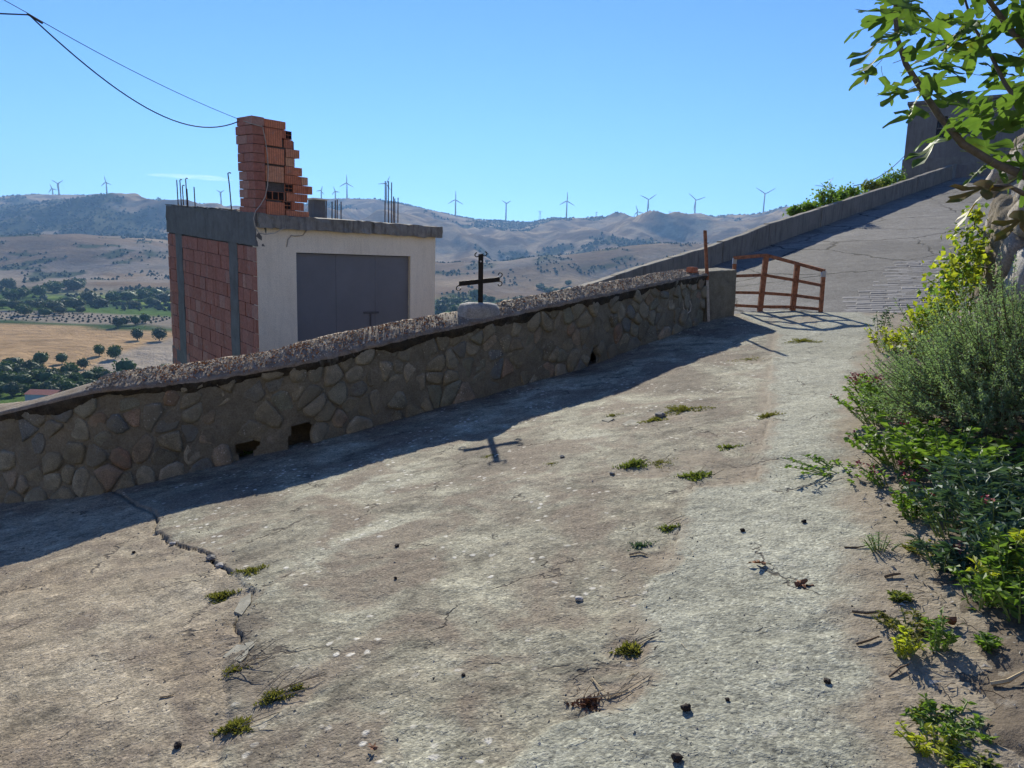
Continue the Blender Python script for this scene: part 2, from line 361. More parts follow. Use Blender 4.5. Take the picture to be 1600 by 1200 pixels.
M['boulder'] = m_stone('boulder stone', [(0, (0.36, 0.32, 0.27)), (0.25, (0.27, 0.235, 0.19)), (0.5, (0.40, 0.37, 0.33)), (0.7, (0.30, 0.24, 0.18)), (0.85, (0.22, 0.21, 0.20)), (1, (0.42, 0.39, 0.34))], 14.0, 0.6, 0.03, 0.4, (0.24, 0.21, 0.17))
M['earth_mortar'] = m_mortar('earthy joint', (0.12, 0.095, 0.065), (0.25, 0.21, 0.16))
M['plaster'] = m_streaked('cream render', (0.76, 0.66, 0.50), (0.86, 0.76, 0.59), (0.40, 0.33, 0.23), 0.8, 0.16)
M['concrete'] = m_streaked('raw concrete', (0.13, 0.125, 0.115), (0.21, 0.205, 0.19), (0.09, 0.085, 0.075), 2.2, 0.35)
M['slab'] = m_streaked('weathered slab edge', (0.17, 0.155, 0.13), (0.30, 0.28, 0.24), (0.06, 0.055, 0.045), 3.5, 0.8)
M['parapet'] = m_streaked('stained parapet', (0.185, 0.165, 0.13), (0.26, 0.235, 0.19), (0.08, 0.072, 0.058), 1.8, 0.7)
M['door'] = simple('grey painted steel', (0.165, 0.165, 0.17), 0.5, 0.1, 1.5, 0.05, 0.004, 0.0)
M['doorline'] = simple('dark steel', (0.085, 0.085, 0.09), 0.5, 0.2, 6)
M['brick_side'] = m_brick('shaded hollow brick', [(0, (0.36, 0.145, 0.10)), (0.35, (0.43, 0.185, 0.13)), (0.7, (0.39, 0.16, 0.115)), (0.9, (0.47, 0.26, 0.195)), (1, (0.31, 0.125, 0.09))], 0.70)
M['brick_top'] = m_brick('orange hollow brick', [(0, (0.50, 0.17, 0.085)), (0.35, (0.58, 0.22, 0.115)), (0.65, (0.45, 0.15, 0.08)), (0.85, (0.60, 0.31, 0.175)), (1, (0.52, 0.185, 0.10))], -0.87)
M['brick_mortar'] = simple('brick joint', (0.10, 0.085, 0.075), 0.95, 0.35, 20, 0.5, 0.01)
M['hole'] = simple('painted cell shade', (0.02, 0.014, 0.012), 1.0, 0.1, 5, 0.0)  # near-black paint for the shade inside cut brick cells
M['rust'] = m_rust('rusted steel', (0.09, 0.04, 0.024), (0.32, 0.135, 0.07)); M['rebar'] = m_rust('rebar', (0.025, 0.018, 0.016), (0.07, 0.035, 0.025))
M['zinc'] = simple('worn steel cap', (0.33, 0.35, 0.38), 0.45, 0.3, 20, 0.2, 0.002, 0.4)
M['post_pale'] = simple('flaking pale paint', (0.42, 0.39, 0.34), 0.8, 0.4, 25)
M['iron'] = simple('black iron', (0.012, 0.012, 0.013), 0.45, 0.4, 30, 0.3, 0.002, 0.3)
M['plinth'] = m_mortar('whitewashed plinth', (0.22, 0.21, 0.19), (0.45, 0.43, 0.38), 6.0)
M['cable'] = simple('black cable', (0.02, 0.02, 0.022), 0.6, 0.2, 10); M['cable_g'] = simple('pale cable', (0.38, 0.34, 0.28), 0.7, 0.2, 10)
M['asphalt'] = m_asphalt()
M['sett'] = simple('grey sett', (0.215, 0.202, 0.185), 0.85, 0.3, 8, 0.5, 0.01, 0, 0.25)
M['house'] = m_streaked('grey cement render', (0.135, 0.13, 0.125), (0.19, 0.185, 0.18), (0.09, 0.086, 0.08), 0.8, 0.5)
M['glass'] = simple('dark pane', (0.012, 0.014, 0.018), 0.15, 0.1, 3, 0.0)
M['soil'] = m_mortar('dry soil', (0.075, 0.058, 0.040), (0.165, 0.132, 0.096), 5.0)
M['terrain'] = m_terrain()
M['slope'] = m_mortar('warm bounce ground', (0.34, 0.28, 0.20), (0.46, 0.39, 0.29), 0.5)  # ground of the added slope that bounces light from behind the camera
M['turbine'] = simple('backlit turbine grey', (0.24, 0.25, 0.26), 0.5, 0.03, 0.05, 0.0)  # white turbines darkened to grey, backlighting put into the colour
M['steel'] = simple('galvanised lattice', (0.3, 0.31, 0.32), 0.5, 0.1, 1, 0)
M['bark'] = simple('grey bark', (0.09, 0.075, 0.055), 0.9, 0.4, 30, 0.6, 0.006)
M['figbark'] = simple('fig bark', (0.11, 0.095, 0.075), 0.85, 0.4, 40, 0.5, 0.003)
M['fig'] = leaf_mat('fig leaf', (0.055, 0.105, 0.03), (0.11, 0.18, 0.045), 0.45, 0.35, 7.0, (0.16, 0.17, 0.04))
M['figold'] = leaf_mat('withering fig leaf', (0.08, 0.10, 0.03), (0.16, 0.09, 0.035), 0.30, 0.5, 12.0)
M['petiole'] = simple('petiole green', (0.20, 0.26, 0.08), 0.5, 0.2, 20)
M['rosemary'] = leaf_mat('rosemary needle', (0.10, 0.175, 0.11), (0.28, 0.37, 0.25), 0.36, 0.5, 14.0)
M['twig'] = simple('brown twig', (0.14, 0.10, 0.065), 0.9, 0.3, 40)
M['straw'] = simple('dry straw', (0.42, 0.33, 0.20), 0.9, 0.3, 40)
M['valerian'] = leaf_mat('fresh green leaf', (0.075, 0.14, 0.03), (0.165, 0.25, 0.055), 0.40, 0.45, 11.0)
M['greyleaf'] = leaf_mat('blue green leaf', (0.045, 0.09, 0.065), (0.09, 0.15, 0.10), 0.22, 0.45, 10.0)
M['yellowleaf'] = leaf_mat('yellow green leaf', (0.18, 0.235, 0.03), (0.40, 0.40, 0.05), 0.45, 0.4, 10.0)
M['grass'] = leaf_mat('short grass', (0.09, 0.14, 0.03), (0.20, 0.21, 0.06), 0.3, 0.6, 30.0)
M['mosscl'] = leaf_mat('dry moss', (0.12, 0.13, 0.03), (0.24, 0.22, 0.07), 0.25, 0.7, 30.0)
M['flower'] = simple('red flower', (0.38, 0.06, 0.09), 0.6, 0.3, 30)
M['deadleaf'] = simple('dead leaf', (0.20, 0.095, 0.05), 0.8, 0.4, 60)
M['slabbit'] = simple('broken paving', (0.29, 0.27, 0.21), 0.95, 0.35, 14, 0.5, 0.006)
M['dark'] = simple('dark cone', (0.03, 0.022, 0.018), 0.9, 0.3, 60)
M['pebble'] = simple('pebble', (0.32, 0.30, 0.27), 0.9, 0.3, 30, 0.4, 0.004, 0, 0.4)
M['crown'] = leaf_mat('olive crown', (0.035, 0.052, 0.026), (0.08, 0.105, 0.05), 0.15, 0.7, 0.5)
M['crown2'] = leaf_mat('green crown', (0.035, 0.065, 0.018), (0.08, 0.13, 0.035), 0.15, 0.7, 0.4)
M['wood_far'] = simple('far wood', (0.04, 0.06, 0.03), 1.0, 0.4, 0.02, 0)
M['tile'] = simple('red roof tile', (0.33, 0.12, 0.085), 0.9, 0.3, 2.0)
M['white'] = simple('pale wall', (0.5, 0.47, 0.42), 0.9, 0.1, 1)
# ============================================================ THE SETTING
# ------------------------------------------------------------ far terrain
RX = [-600, 0, 100, 167, 233, 353, 477, 507, 542, 582, 625, 675, 736, 820, 855, 981, 1030, 1100, 1187, 1226, 1400, 2300]
RY = [322, 310, 305, 303, 310, 320, 319, 312, 310, 311, 316, 328, 340, 345, 338, 342, 340, 343, 335, 331, 325, 320]
HX = [-600, 0, 60, 120, 190, 260, 420, 560, 690, 780, 850, 960, 1100, 1250, 1500, 2300]
HY = [376, 376, 373, 374, 381, 388, 392, 398, 412, 408, 398, 386, 380, 372, 368, 368]
def yh(px): return 410 + 0.03 * (px - 800)
DK = np.array([12, 25, 60, 150, 230, 400, 700, 1000, 1400, 1750, 2350, 3300, 4300, 5600.])
def ht(X, Y):
    X = np.asarray(X, float); Y = np.maximum(np.asarray(Y, float), 1.0)
    px = np.clip(800 + F * X / Y, -600, 2300)
    zr = 1.6 + (yh(px) - np.interp(px, RX, RY) - 6) / F * 3300
    zh = 1.6 + (yh(px) - np.interp(px, HX, HY)) / F * 1400
    one = np.ones_like(px)
    zk = [-6 * one, -9 * one, -18 * one, -38 * one, -43 * one, -43 * one, -44 * one, -40 * one, zh, zh * 0.75 - 4, 0.52 * zr + 0.15 * zh, zr, zr - 120, zr - 200]
    Yw = Y * (1 + 0.10 * (fbm(X / 420 + 3, Y / 420, 5, 3) - 0.5) * sstep(700, 1300, Y))
    z = zk[0] * 1.0
    for i in range(len(DK) - 1):
        t = sstep(DK[i], DK[i + 1], Yw)
        z = z + (zk[i + 1] - zk[i]) * t
    wx = X + 90 * (fbm(X / 300, Y / 300, 9, 2) - 0.5)
    big = fbm(wx / 520 + 2, Y / 900, 21, 3) - 0.5
    rid = 1 - np.abs(2 * fbm(wx / 240, Y / 900, 27, 3) - 1)
    rid2 = 1 - np.abs(2 * fbm(wx / 85 + 0.2 * Y / 85, Y / 300, 33, 3) - 1)
    amp = np.interp(Y, [800, 1050, 1400, 1750, 2350, 2900, 3250, 3400, 4500], [0, 30, 14, 55, 110, 60, 5, 5, 10])
    z = z + amp * (big * 1.0 + (rid - 0.6) * 0.75 + 0.22 * (rid2 - 0.6))
    z = z + sstep(120, 300, Y) * (1 - sstep(800, 1100, Y)) * 3.0 * (fbm(X / 90, Y / 90, 41, 3) - 0.5)
    return z
def build_terrain():
    nc, = (520,)
    k = np.linspace(-1.25, 1.25, nc)
    d = np.concatenate([np.geomspace(13, 900, 130), np.linspace(908, 3420, 270), np.geomspace(3450, 5500, 24)])
    Y = np.repeat(d[:, None], nc, 1); X = Y * k[None, :]
    Z = ht(X, Y)
    # fields and woods of the valley: ground colour by place
    n1 = fbm(X / 60, Y / 60, 51, 4); n2 = fbm(X / 160, Y / 160, 52, 4); n3 = fbm(X / 420 + 9, Y / 420, 53, 5); n4 = fbm(X / 30, Y / 30, 57, 4)
    Yj = Y + 26 * (n2 - 0.5) + (X + 0.62 * Y) * 0.10
    tan = np.array([0.36, 0.245, 0.135]); gry = np.array([0.29, 0.245, 0.19]); grn = np.array([0.085, 0.135, 0.04]); dgr = np.array([0.04, 0.065, 0.03])
    yel = np.array([0.17, 0.22, 0.06]); brn = np.array([0.20, 0.145, 0.092]); ltan = np.array([0.37, 0.275, 0.165])
    def L(a, b, t): return a + (b - a) * t[..., None]
    c = np.broadcast_to(grn * 0.9, X.shape + (3,)).copy()
    c = L(c, tan, sstep(262, 272, Yj)); c = L(c, gry, sstep(262, 272, Yj) * sstep(-0.01, 0.01, X / Y + 0.53 + 0.0011 * (330 - Y)))
    c = L(c, dgr * 1.3, sstep(426, 430, Yj)); c = L(c, gry * 0.85, sstep(446, 452, Yj))
    c = L(c, grn, sstep(515, 525, Yj)); c = L(c, yel, sstep(600, 620, Yj) * sstep(0.50, 0.56, n1)); c = L(c, dgr * 1.5, sstep(560, 600, Yj) * sstep(0.42, 0.56, n4))
    hill = sstep(760, 900, Y + 260 * (n2 - 0.5))
    hc = L(np.broadcast_to(ltan, X.shape + (3,)), brn, sstep(0.36, 0.58, n3)); hc = L(hc, gry * 0.9, sstep(0.55, 0.66, n2) * 0.7)
    hc = L(hc, dgr, sstep(0.60, 0.66, n1) * sstep(0.50, 0.58, n3) * 0.8)
    c = L(c, hc, hill)
    mt = sstep(1480, 1700, Y)
    m1 = fbm(X / 260, Y / 330, 61, 5); m2 = fbm(X / 45, Y / 60, 62, 4)
    slope = np.abs(np.gradient(Z, axis=1)) / (np.abs(np.gradient(X, axis=1)) + 1e-6)
    mc = L(np.broadcast_to(ltan * 0.95, X.shape + (3,)), brn * 0.9, sstep(0.35, 0.6, m2))
    mc = L(mc, dgr, sstep(0.555, 0.64, m1 * 0.72 + m2 * 0.28) * 0.75)
    c = L(c, mc, mt)
    V = np.stack([X, Y, Z], -1).reshape(-1, 3)
    o = link('terrain', np_mesh('terrain', V, grid_quads(len(d), nc)[:, ::1], M['terrain'], True, {'tint': c.reshape(-1, 3)}))
    tag(o, 'dry brown hills and cultivated valley floor beyond the wall', None, None, 'structure')
build_terrain()
def tgnd(px, py, lo=60.0, hi=3200.0):
    d = ray(px, py); d = d / d.y
    ts = np.geomspace(lo, hi, 1500); below = EYE.z + d.z * ts < ht(d.x * ts, ts)
    t = float(ts[np.argmax(below)]) if below.any() else hi
    return Vector((d.x * t, t, float(ht(d.x * t, t))))

# ------------------------------------------------------------ plan of the terrace
WPX = [(0, 785, 649), (60, 781, 635), (156, 771, 611), (240, 752, 602), (312, 733, 594), (400, 712, 580), (469, 698, 567), (550, 675, 548), (640, 650, 525), (740, 623, 503), (842, 594, 480), (923, 570, 463), (995, 542, 449), (1053, 522, 436), (1099, 503, 428)]
wb, wh = [], []
for px, yb, yt in WPX:
    b_ = gnd(px, yb); wb.append(b_); wh.append(at(px, yt, b_.y).z - b_.z)
# the wall goes on out of frame to the left
ext = [Vector((-9.5, 7.9, 0)), Vector((-7.2, 7.55, 0))]
for e in ext: e.z = float(zg(e.x, e.y))
wb = ext + wb; wh = [0.85, 0.86] + wh
pier0 = gnd(1100, 502); pier1 = gnd(1144, 493)
far = [gnd(1152, 490), gnd(1188, 486), gnd(1238, 486), gnd(1284, 489), gnd(1345, 490), gnd(1400, 491)]
RWALL = [Vector((5.92, 9.6)), Vector((5.66, 8.5)), Vector((5.38, 7.3)), Vector((4.85, 5.0)), Vector((4.35, 2.6)), Vector((4.1, -1.0))]
outer = [(-9.5, -5), (-9.5, 8.1)] + [(p.x - 0.12, p.y + 0.16) for p in wb[1:]] + [(pier1.x, pier1.y + 0.15)] + [(p.x, p.y) for p in far] + [(8.0, 12.6), (6.5, 9.7)] + [(p.x + 0.3, p.y) for p in RWALL[1:]] + [(4.4, -5), (-9.5, -5)]
CRACK = [gnd(*p) for p in [(178, 766), (196, 778), (214, 790), (236, 800), (248, 815), (240, 830), (262, 843), (282, 854), (312, 859), (332, 870), (342, 884), (362, 896)]]
CRACK2 = [gnd(*p) for p in [(395, 925), (386, 948), (368, 968), (376, 1000), (352, 1026)]]
_l = sorted([(p.y, p.x) for p in CRACK + CRACK2] + [(2.6, -1.05), (1.8, -0.9)]); LY = [a for a, b in _l]; LX = [b for a, b in _l]
CR = [(p.x, p.y) for p in CRACK]; CR2 = [(p.x, p.y) for p in CRACK2]
SEAM = [(p.x, p.y) for p in [gnd(*q) for q in [(1212, 520), (1204, 560), (1196, 610), (1202, 655), (1186, 700), (1180, 750), (1085, 757), (1066, 800), (1056, 850), (1002, 930), (1000, 1010), (996, 1060), (950, 1105), (850, 1130), (780, 1190), (700, 1300)]]]
HOLL = [((gnd(*q)).x, (gnd(*q)).y, r) for q, r in [((975, 1010), .10), ((940, 1070), .15), ((1030, 880), .13), ((1140, 735), .22), ((1100, 715), .2), ((1020, 735), .15), ((345, 1010), .14), ((420, 1080), .18), ((365, 940), .12), ((1040, 650), .25), ((960, 660), .2), ((300, 880), .25), ((1180, 560), .3), ((1245, 500), .5)]]
def seam_side(X, Y):        # >0 on the path side
    sy = [p[1] for p in SEAM][::-1]; sx = [p[0] for p in SEAM][::-1]
    return X - np.interp(Y, sy, sx)
BEDPX = [(1396, 500), (1372, 540), (1350, 590), (1345, 650), (1352, 720), (1366, 790), (1384, 860), (1396, 930), (1404, 1000), (1425, 1070), (1440, 1120), (1452, 1200), (1470, 1300)]
BED = [gnd(*p) for p in BEDPX]
def bed_side(X, Y):         # >0 inside the planting bed
    by = [p.y for p in BED][::-1]; bx = [p.x for p in BED][::-1]
    return X - np.interp(Y, by, bx)
def terrace_z(X, Y, full=False):
    left = sstep(0.02, -0.02, X - np.interp(Y, LY, LX) + 0.03 * (fbm(X * 9, Y * 9, 71, 3) - 0.5))
    ss = seam_side(X, Y) + 0.10 * (fbm(X * 4, Y * 4, 72, 4) - 0.5)
    right = sstep(-0.03, 0.05, ss)
    z = zg(X, Y) + 0.045 * (fbm(X * 0.7, Y * 0.7, 73, 3) - 0.5) + 0.022 * (fbm(X * 3.1, Y * 3.1, 74, 4) - 0.5) + 0.010 * (fbm(X * 14, Y * 14, 75, 3) - 0.5)
    jx = X + 0.06 * (fbm(X * 9, Y * 9, 76, 3) - 0.5); jy = Y + 0.06 * (fbm(X * 9, Y * 9, 77, 3) - 0.5)
    dc = poly_dist(jx, jy, CR); dc2 = poly_dist(jx, jy, CR2)
    wob = 0.5 + 1.0 * fbm(X * 7, Y * 7, 83, 3)
    cr = sstep(0.012, 0.004, dc / wob) * 0.03 + sstep(0.008, 0.003, dc2 / wob) * 0.02
    ds = poly_dist(jx, jy, SEAM[:12])
    brk = sstep(0.45, 0.60, fbm(X * 2.3, Y * 2.3, 78, 3))
    cr = cr + sstep(0.009, 0.003, ds) * 0.010 * brk
    hol = np.zeros_like(X)
    for hx, hy, r in HOLL:
        rr = np.hypot(X - hx, Y - hy) / r + 2.0 * (fbm(X * 5, Y * 5, 79, 5) - 0.5)
        hol = np.maximum(hol, sstep(1.05, 0.55, rr))
    z = z - cr - 0.006 * hol - 0.012 * left + 0.010 * right
    if not full: return z
    dirt = np.clip(hol * 0.7 + sstep(0.17, 0.03, ds + 0.22 * (fbm(X * 6, Y * 6, 82, 4) - 0.35)) * 0.75 * sstep(0.3, 0.5, fbm(X * 2.3, Y * 2.3, 78, 3)) + sstep(0.05, 0.015, dc) * 0.7 + sstep(0.25, 0.0, -bed_side(X, Y) + 0.35 * (fbm(X * 5, Y * 5, 80, 4) - 0.62)) * 0.9, 0, 1)
    return z, left, right, dirt
def build_terrace():
    az = np.concatenate([np.linspace(-math.pi, -0.76, 40)[:-1], np.linspace(-0.76, 0.72, 760), np.linspace(0.72, math.pi, 40)[1:]])
    R = np.full(len(az), 1e9)
    dx, dy = np.sin(az), np.cos(az)
    for (ax, ay), (bx, by) in zip(outer, outer[1:] + outer[:1]):
        ex, ey = bx - ax, by - ay
        den = dx * ey - dy * ex
        with np.errstate(divide='ignore', invalid='ignore'):
            t = (ax * ey - ay * ex) / den; s = (ax * dy - ay * dx) / den
        ok = (np.abs(den) > 1e-9) & (t > 0) & (s >= -1e-6) & (s <= 1 + 1e-6)
        R = np.where(ok, np.minimum(R, t), R)
    t = np.concatenate([np.linspace(0, 0.999, 12) ** 1.0 * 1.7, 1 / np.linspace(1 / 1.75, 1 / 24.0, 470)])
    t[0] = 0.02
    r = np.minimum(t[:, None], R[None, :]); r[-1] = R
    X = r * dx[None, :]; Y = r * dy[None, :]
    Z, l, ri, di = terrace_z(X, Y, True)
    # skirt down the outer face
    X = np.vstack([X, X[-1:]]); Y = np.vstack([Y, Y[-1:]]); Z = np.vstack([Z, Z[-1:] - 1.6])
    l, ri, di = [np.vstack([q, q[-1:]]) for q in (l, ri, di)]
    V = np.stack([X, Y, Z], -1).reshape(-1, 3); Q = grid_quads(X.shape[0], X.shape[1])
    P = V[Q]; a = np.linalg.norm(np.cross(P[:, 2] - P[:, 0], P[:, 3] - P[:, 1]), axis=1)
    Q = Q[a > 1e-10][:, ::-1]
    o = link('terrace_pavement', np_mesh('terrace_pavement', V, Q, M['ground'], True, {'mask': np.stack([l, ri, di], -1).reshape(-1, 3)}))
    tag(o, 'cracked weathered concrete paving of the terrace', None, None, 'structure')
build_terrace()

# ------------------------------------------------------------ soil bed along the right
def bed_z(X, Y):
    s = bed_side(X, Y) + 0.16 * (fbm(X * 5, Y * 5, 91, 4) - 0.5)
    return zg(X, Y) - 0.035 + 0.085 * sstep(-0.05, 0.5, s) + 0.10 * sstep(0.4, 1.6, s) + 0.05 * (fbm(X * 6, Y * 6, 92, 4) - 0.5) + 0.018 * (fbm(X * 30, Y * 30, 93, 2) - 0.5)
def build_bed():
    ys = np.concatenate([np.linspace(-1, 1.2, 20)[:-1], np.geomspace(1.2, far[-1].y - 0.1, 330)]); w = np.linspace(0, 1, 130)
    by = [p.y for p in BED][::-1]; bx = [p.x for p in BED][::-1]
    ry = [p.y for p in RWALL][::-1]; rx = [p.x for p in RWALL][::-1]
    x0 = np.interp(ys, by, bx) - 0.15; x1 = np.maximum(np.interp(ys, ry, rx) + 0.25, x0 + 0.5)
    X = x0[:, None] + (x1 - x0)[:, None] * w[None, :]; Y = np.repeat(ys[:, None], len(w), 1)
    Z = bed_z(X, Y)
    o = link('soil_bed', np_mesh('soil_bed', np.stack([X, Y, Z], -1).reshape(-1, 3), grid_quads(len(ys), len(w)), M['soil'], True))
    tag(o, 'dry brown soil of the planting bed beside the path', None, None, 'structure')
build_bed()
def build_bounce_slope():
    # unseen slope added behind the camera to bounce warm sunlight forward
    x = np.linspace(-90, 90, 60); y = np.linspace(-5.2, -80, 40); X, Y = np.meshgrid(x, y, indexing='ij')
    Z = np.maximum(zg(np.clip(X, -9, 4), Y), -1.6) - 0.1 + 0.45 * (-5.2 - Y) + 1.5 * (fbm(X * 0.12, Y * 0.12, 97, 4) - 0.5) * sstep(-5.2, -12, Y)
    o = link('bounce_slope', np_mesh('bounce_slope', np.stack([X, Y, Z], -1).reshape(-1, 3), grid_quads(60, 40), M['slope'], True))
    tag(o, 'added pale slope behind the terrace, bouncing warm light onto it', None, None, 'structure')
build_bounce_slope()

# ------------------------------------------------------------ road climbing to the right, its parapet, the slope outside it
PB = [at(1105, 419, 24.0), at(1487, 280, 42.0)]
ud = (PB[1] - PB[0]); UL = math.hypot(ud.x, ud.y); U = Vector((ud.x / UL, ud.y / UL, ud.z / UL)); W = Vector((U.y, -U.x, 0))
def road(s, w, dz=0.0): return PB[0] + U * s + W * w + Vector((0, 0, dz))
def road_z(X, Y):
    s = (X - PB[0].x) * U.x + (Y - PB[0].y) * U.y; return PB[0].z + U.z * s
def build_road():
    s = np.linspace(-16, 27.5, 240); w = np.linspace(-0.3, 9.5, 60)
    S_, W_ = np.meshgrid(s, w, indexing='ij')
    X = PB[0].x + U.x * S_ + W.x * W_; Y = PB[0].y + U.y * S_ + W.y * W_
    Z = PB[0].z + U.z * S_ + 0.05 * (fbm(X * 0.6, Y * 0.6, 95, 3) - 0.5) - 0.0 * W_
    Z = Z - 0.035 * np.maximum(S_ - 24.5, 0) ** 2 * 0.5
    o = link('road', np_mesh('road', np.stack([X, Y, Z], -1).reshape(-1, 3), grid_quads(240, 60)[:, ::-1], M['asphalt'], True))
    tag(o, 'steep grey asphalt road climbing behind the railing', None, None, 'structure')
    # slope falling away outside the parapet
    s = np.linspace(-22, 40, 90); w = np.linspace(-0.1, -30, 30)
    S_, W_ = np.meshgrid(s, w, indexing='ij'); X = PB[0].x + U.x * S_ + W.x * W_; Y = PB[0].y + U.y * S_ + W.y * W_
    Z = PB[0].z + U.z * S_ - 0.35 + W_ * 0.62 + 0.8 * (fbm(X * 0.3, Y * 0.3, 96, 3) - 0.5) * sstep(0, -4, W_)
    o = link('hillside', np_mesh('hillside', np.stack([X, Y, Z], -1).reshape(-1, 3), grid_quads(90, 30), M['soil'], True))
    tag(o, 'bank falling away outside the road parapet', None, None, 'structure')
build_road()
def build_parapet():
    root = empty('road_parapet', road(0, 0), 'long grey concrete parapet rising along the outer edge of the asphalt road', 'parapet')
    TX = [(845, 468), (893, 453), (1001, 417), (1105, 386), (1162, 366), (1200, 350), (1310, 316), (1400, 287), (1487, 258)]
    def col_s(px):
        lo, hi = -14.0, 60.0
        for _ in range(50):
            m = (lo + hi) / 2; p = road(m, 0); q = p - EYE
            x = 800 + F * q.dot(rt) / q.dot(fw)
            if x < px: lo = m
            else: hi = m
        return lo
    ss, hs = [], []
    for px, py in TX:
        s = col_s(px); p = road(s, 0); ss.append(s); hs.append(at(px, py, p.y).z - p.z)
    ss = [ss[0] - 6] + ss; hs = [hs[0]] + hs
    edges = [ss[0]] + [col_s(x) for x in (845, 905, 962, 1004, 1050, 1090, 1128, 1163, 1200, 1236, 1282, 1324, 1362, 1400, 1432, 1462)] + [col_s(1487)]
    for i in range(len(edges) - 1):
        a, b = edges[i] + 0.012, edges[i + 1] - 0.012; mb = MB(); n = 6; V = []
        jog = random.uniform(-0.012, 0.012)
        for k in range(n):
            s = a + (b - a) * k / (n - 1); h = float(np.interp(s, ss, hs)) + jog + random.uniform(-0.012, 0.012)
            for (w, z) in ((0, -1.0), (0.0, h - 0.02), (-0.02, h), (-0.24, h + random.uniform(-0.01, 0.01)), (-0.27, h - 0.03), (-0.27, -1.6)):
                V.append(road(s, w + jog * 0.7, z))
        Fs = []
        for k in range(n - 1):
            for j in range(5): Fs.append((k * 6 + j, k * 6 + j + 1, (k + 1) * 6 + j + 1, (k + 1) * 6 + j))
        Fs.append((0, 5, 4, 3, 2, 1)); Fs.append(tuple((n - 1) * 6 + j for j in range(6)))
        mb.add(V, Fs).build('wall_panel', M['parapet'], root)
build_parapet()

# ------------------------------------------------------------ rubble walls: shared builder
def clip(poly, px, py, nx, ny):
    out = []
    for i in range(len(poly)):
        a = poly[i]; b = poly[(i + 1) % len(poly)]
        da = (a[0] - px) * nx + (a[1] - py) * ny; db = (b[0] - px) * nx + (b[1] - py) * ny
        if da <= 0: out.append(a)
        if (da < 0) != (db < 0) and abs(da - db) > 1e-12:
            t = da / (da - db); out.append((a[0] + (b[0] - a[0]) * t, a[1] + (b[1] - a[1]) * t))
    return out
def cells(pts, x0, x1, y0, y1, asp=1.0):
    res = []
    P = np.array(pts)
    for i, (x, y) in enumerate(pts):
        d = np.hypot(P[:, 0] - x, (P[:, 1] - y)); idx = np.argsort(d)[1:18]
        poly = [(x0, y0), (x1, y0), (x1, y1), (x0, y1)]
        for j in idx:
            qx, qy = P[j]; poly = clip(poly, (x + qx) / 2, (y + qy) / 2, qx - x, qy - y)
            if len(poly) < 3: break
        res.append(poly)
    return res
def centroid(p): return (sum(a[0] for a in p) / len(p), sum(a[1] for a in p) / len(p))
def resample(poly, n):
    P = [Vector((a[0], a[1])) for a in poly]; L = [(P[(i + 1) % len(P)] - P[i]).length for i in range(len(P))]; T = sum(L); out = []
    for k in range(n):
        t = T * k / n; i = 0
        while t > L[i] and i < len(L) - 1: t -= L[i]; i += 1
        out.append(P[i].lerp(P[(i + 1) % len(P)], t / max(L[i], 1e-9)))
    return out
class Face:
    """a wall face over a plan polyline: fn(s, h, off) gives the world point"""
    def __init__(self, base, height, nside=1):
        self.b = base; self.h = height
        self.S = [0.0]
        for a, b in zip(base[:-1], base[1:]): self.S.append(self.S[-1] + math.hypot(b.x - a.x, b.y - a.y))
        self.L = self.S[-1]; self.ns = nside
    def n(self, s):
        e = 0.25; a = self.p0(max(0, s - e)); b = self.p0(min(self.L, s + e)); t = Vector((b.x - a.x, b.y - a.y, 0)).normalized()
        return Vector((t.y, -t.x, 0)) * self.ns
    def p0(self, s):
        return Vector((float(np.interp(s, self.S, [q.x for q in self.b])), float(np.interp(s, self.S, [q.y for q in self.b])), float(np.interp(s, self.S, [q.z for q in self.b]))))
    def H(self, s): return float(np.interp(s, self.S, self.h))
    def p(self, s, h, off=0.0): return self.p0(s) + Vector((0, 0, h)) + self.n(s) * off
def stone_mesh(face, poly, gap, prot, name, mat, npt=10, hfun=None):
    c = centroid(poly); P = resample(poly, npt * 2)
    if random.random() < 0.5: P = [(P[i] * 0.5 + (P[i - 1] + P[(i + 1) % len(P)]) * 0.25) for i in range(len(P))]
    P = P[::2]
    C = Vector(c); R = sum((q - C).length for q in P) / len(P)
    k = max(0.55, 1 - gap / max(R, 1e-3)); tilt = (random.uniform(-.25, .25), random.uniform(-.25, .25))
    V = []; rings = [(1.0, -0.05), (0.97, prot * 0.45), (0.80, prot * 0.92), (0.42, prot)]
    rr = [random.uniform(0.88, 1.07) for _ in P]
    for sc, off in rings:
        for q, r_ in zip(P, rr):
            d = (q - C) * k * sc * r_
            o = off + (0 if off < 0 else (d.x * tilt[0] + d.y * tilt[1]) * 0.5 + random.uniform(-.1, .1) * prot)
            s = C.x + d.x; h = C.y + d.y
            if hfun: h = hfun(s, h)
            V.append(face.p(s, h, o))
    h = hfun(C.x, C.y) if hfun else C.y
    V.append(face.p(C.x, h, prot * random.uniform(0.9, 1.1))); n = len(P); Fs = []
    for r_ in range(3):
        for i in range(n): Fs.append((r_ * n + i, r_ * n + (i + 1) % n, (r_ + 1) * n + (i + 1) % n, (r_ + 1) * n + i))
    for i in range(n): Fs.append((3 * n + i, 3 * n + (i + 1) % n, 4 * n))
    mb = MB(); mb.add(V, Fs); return mb.mesh(name, mat, True)

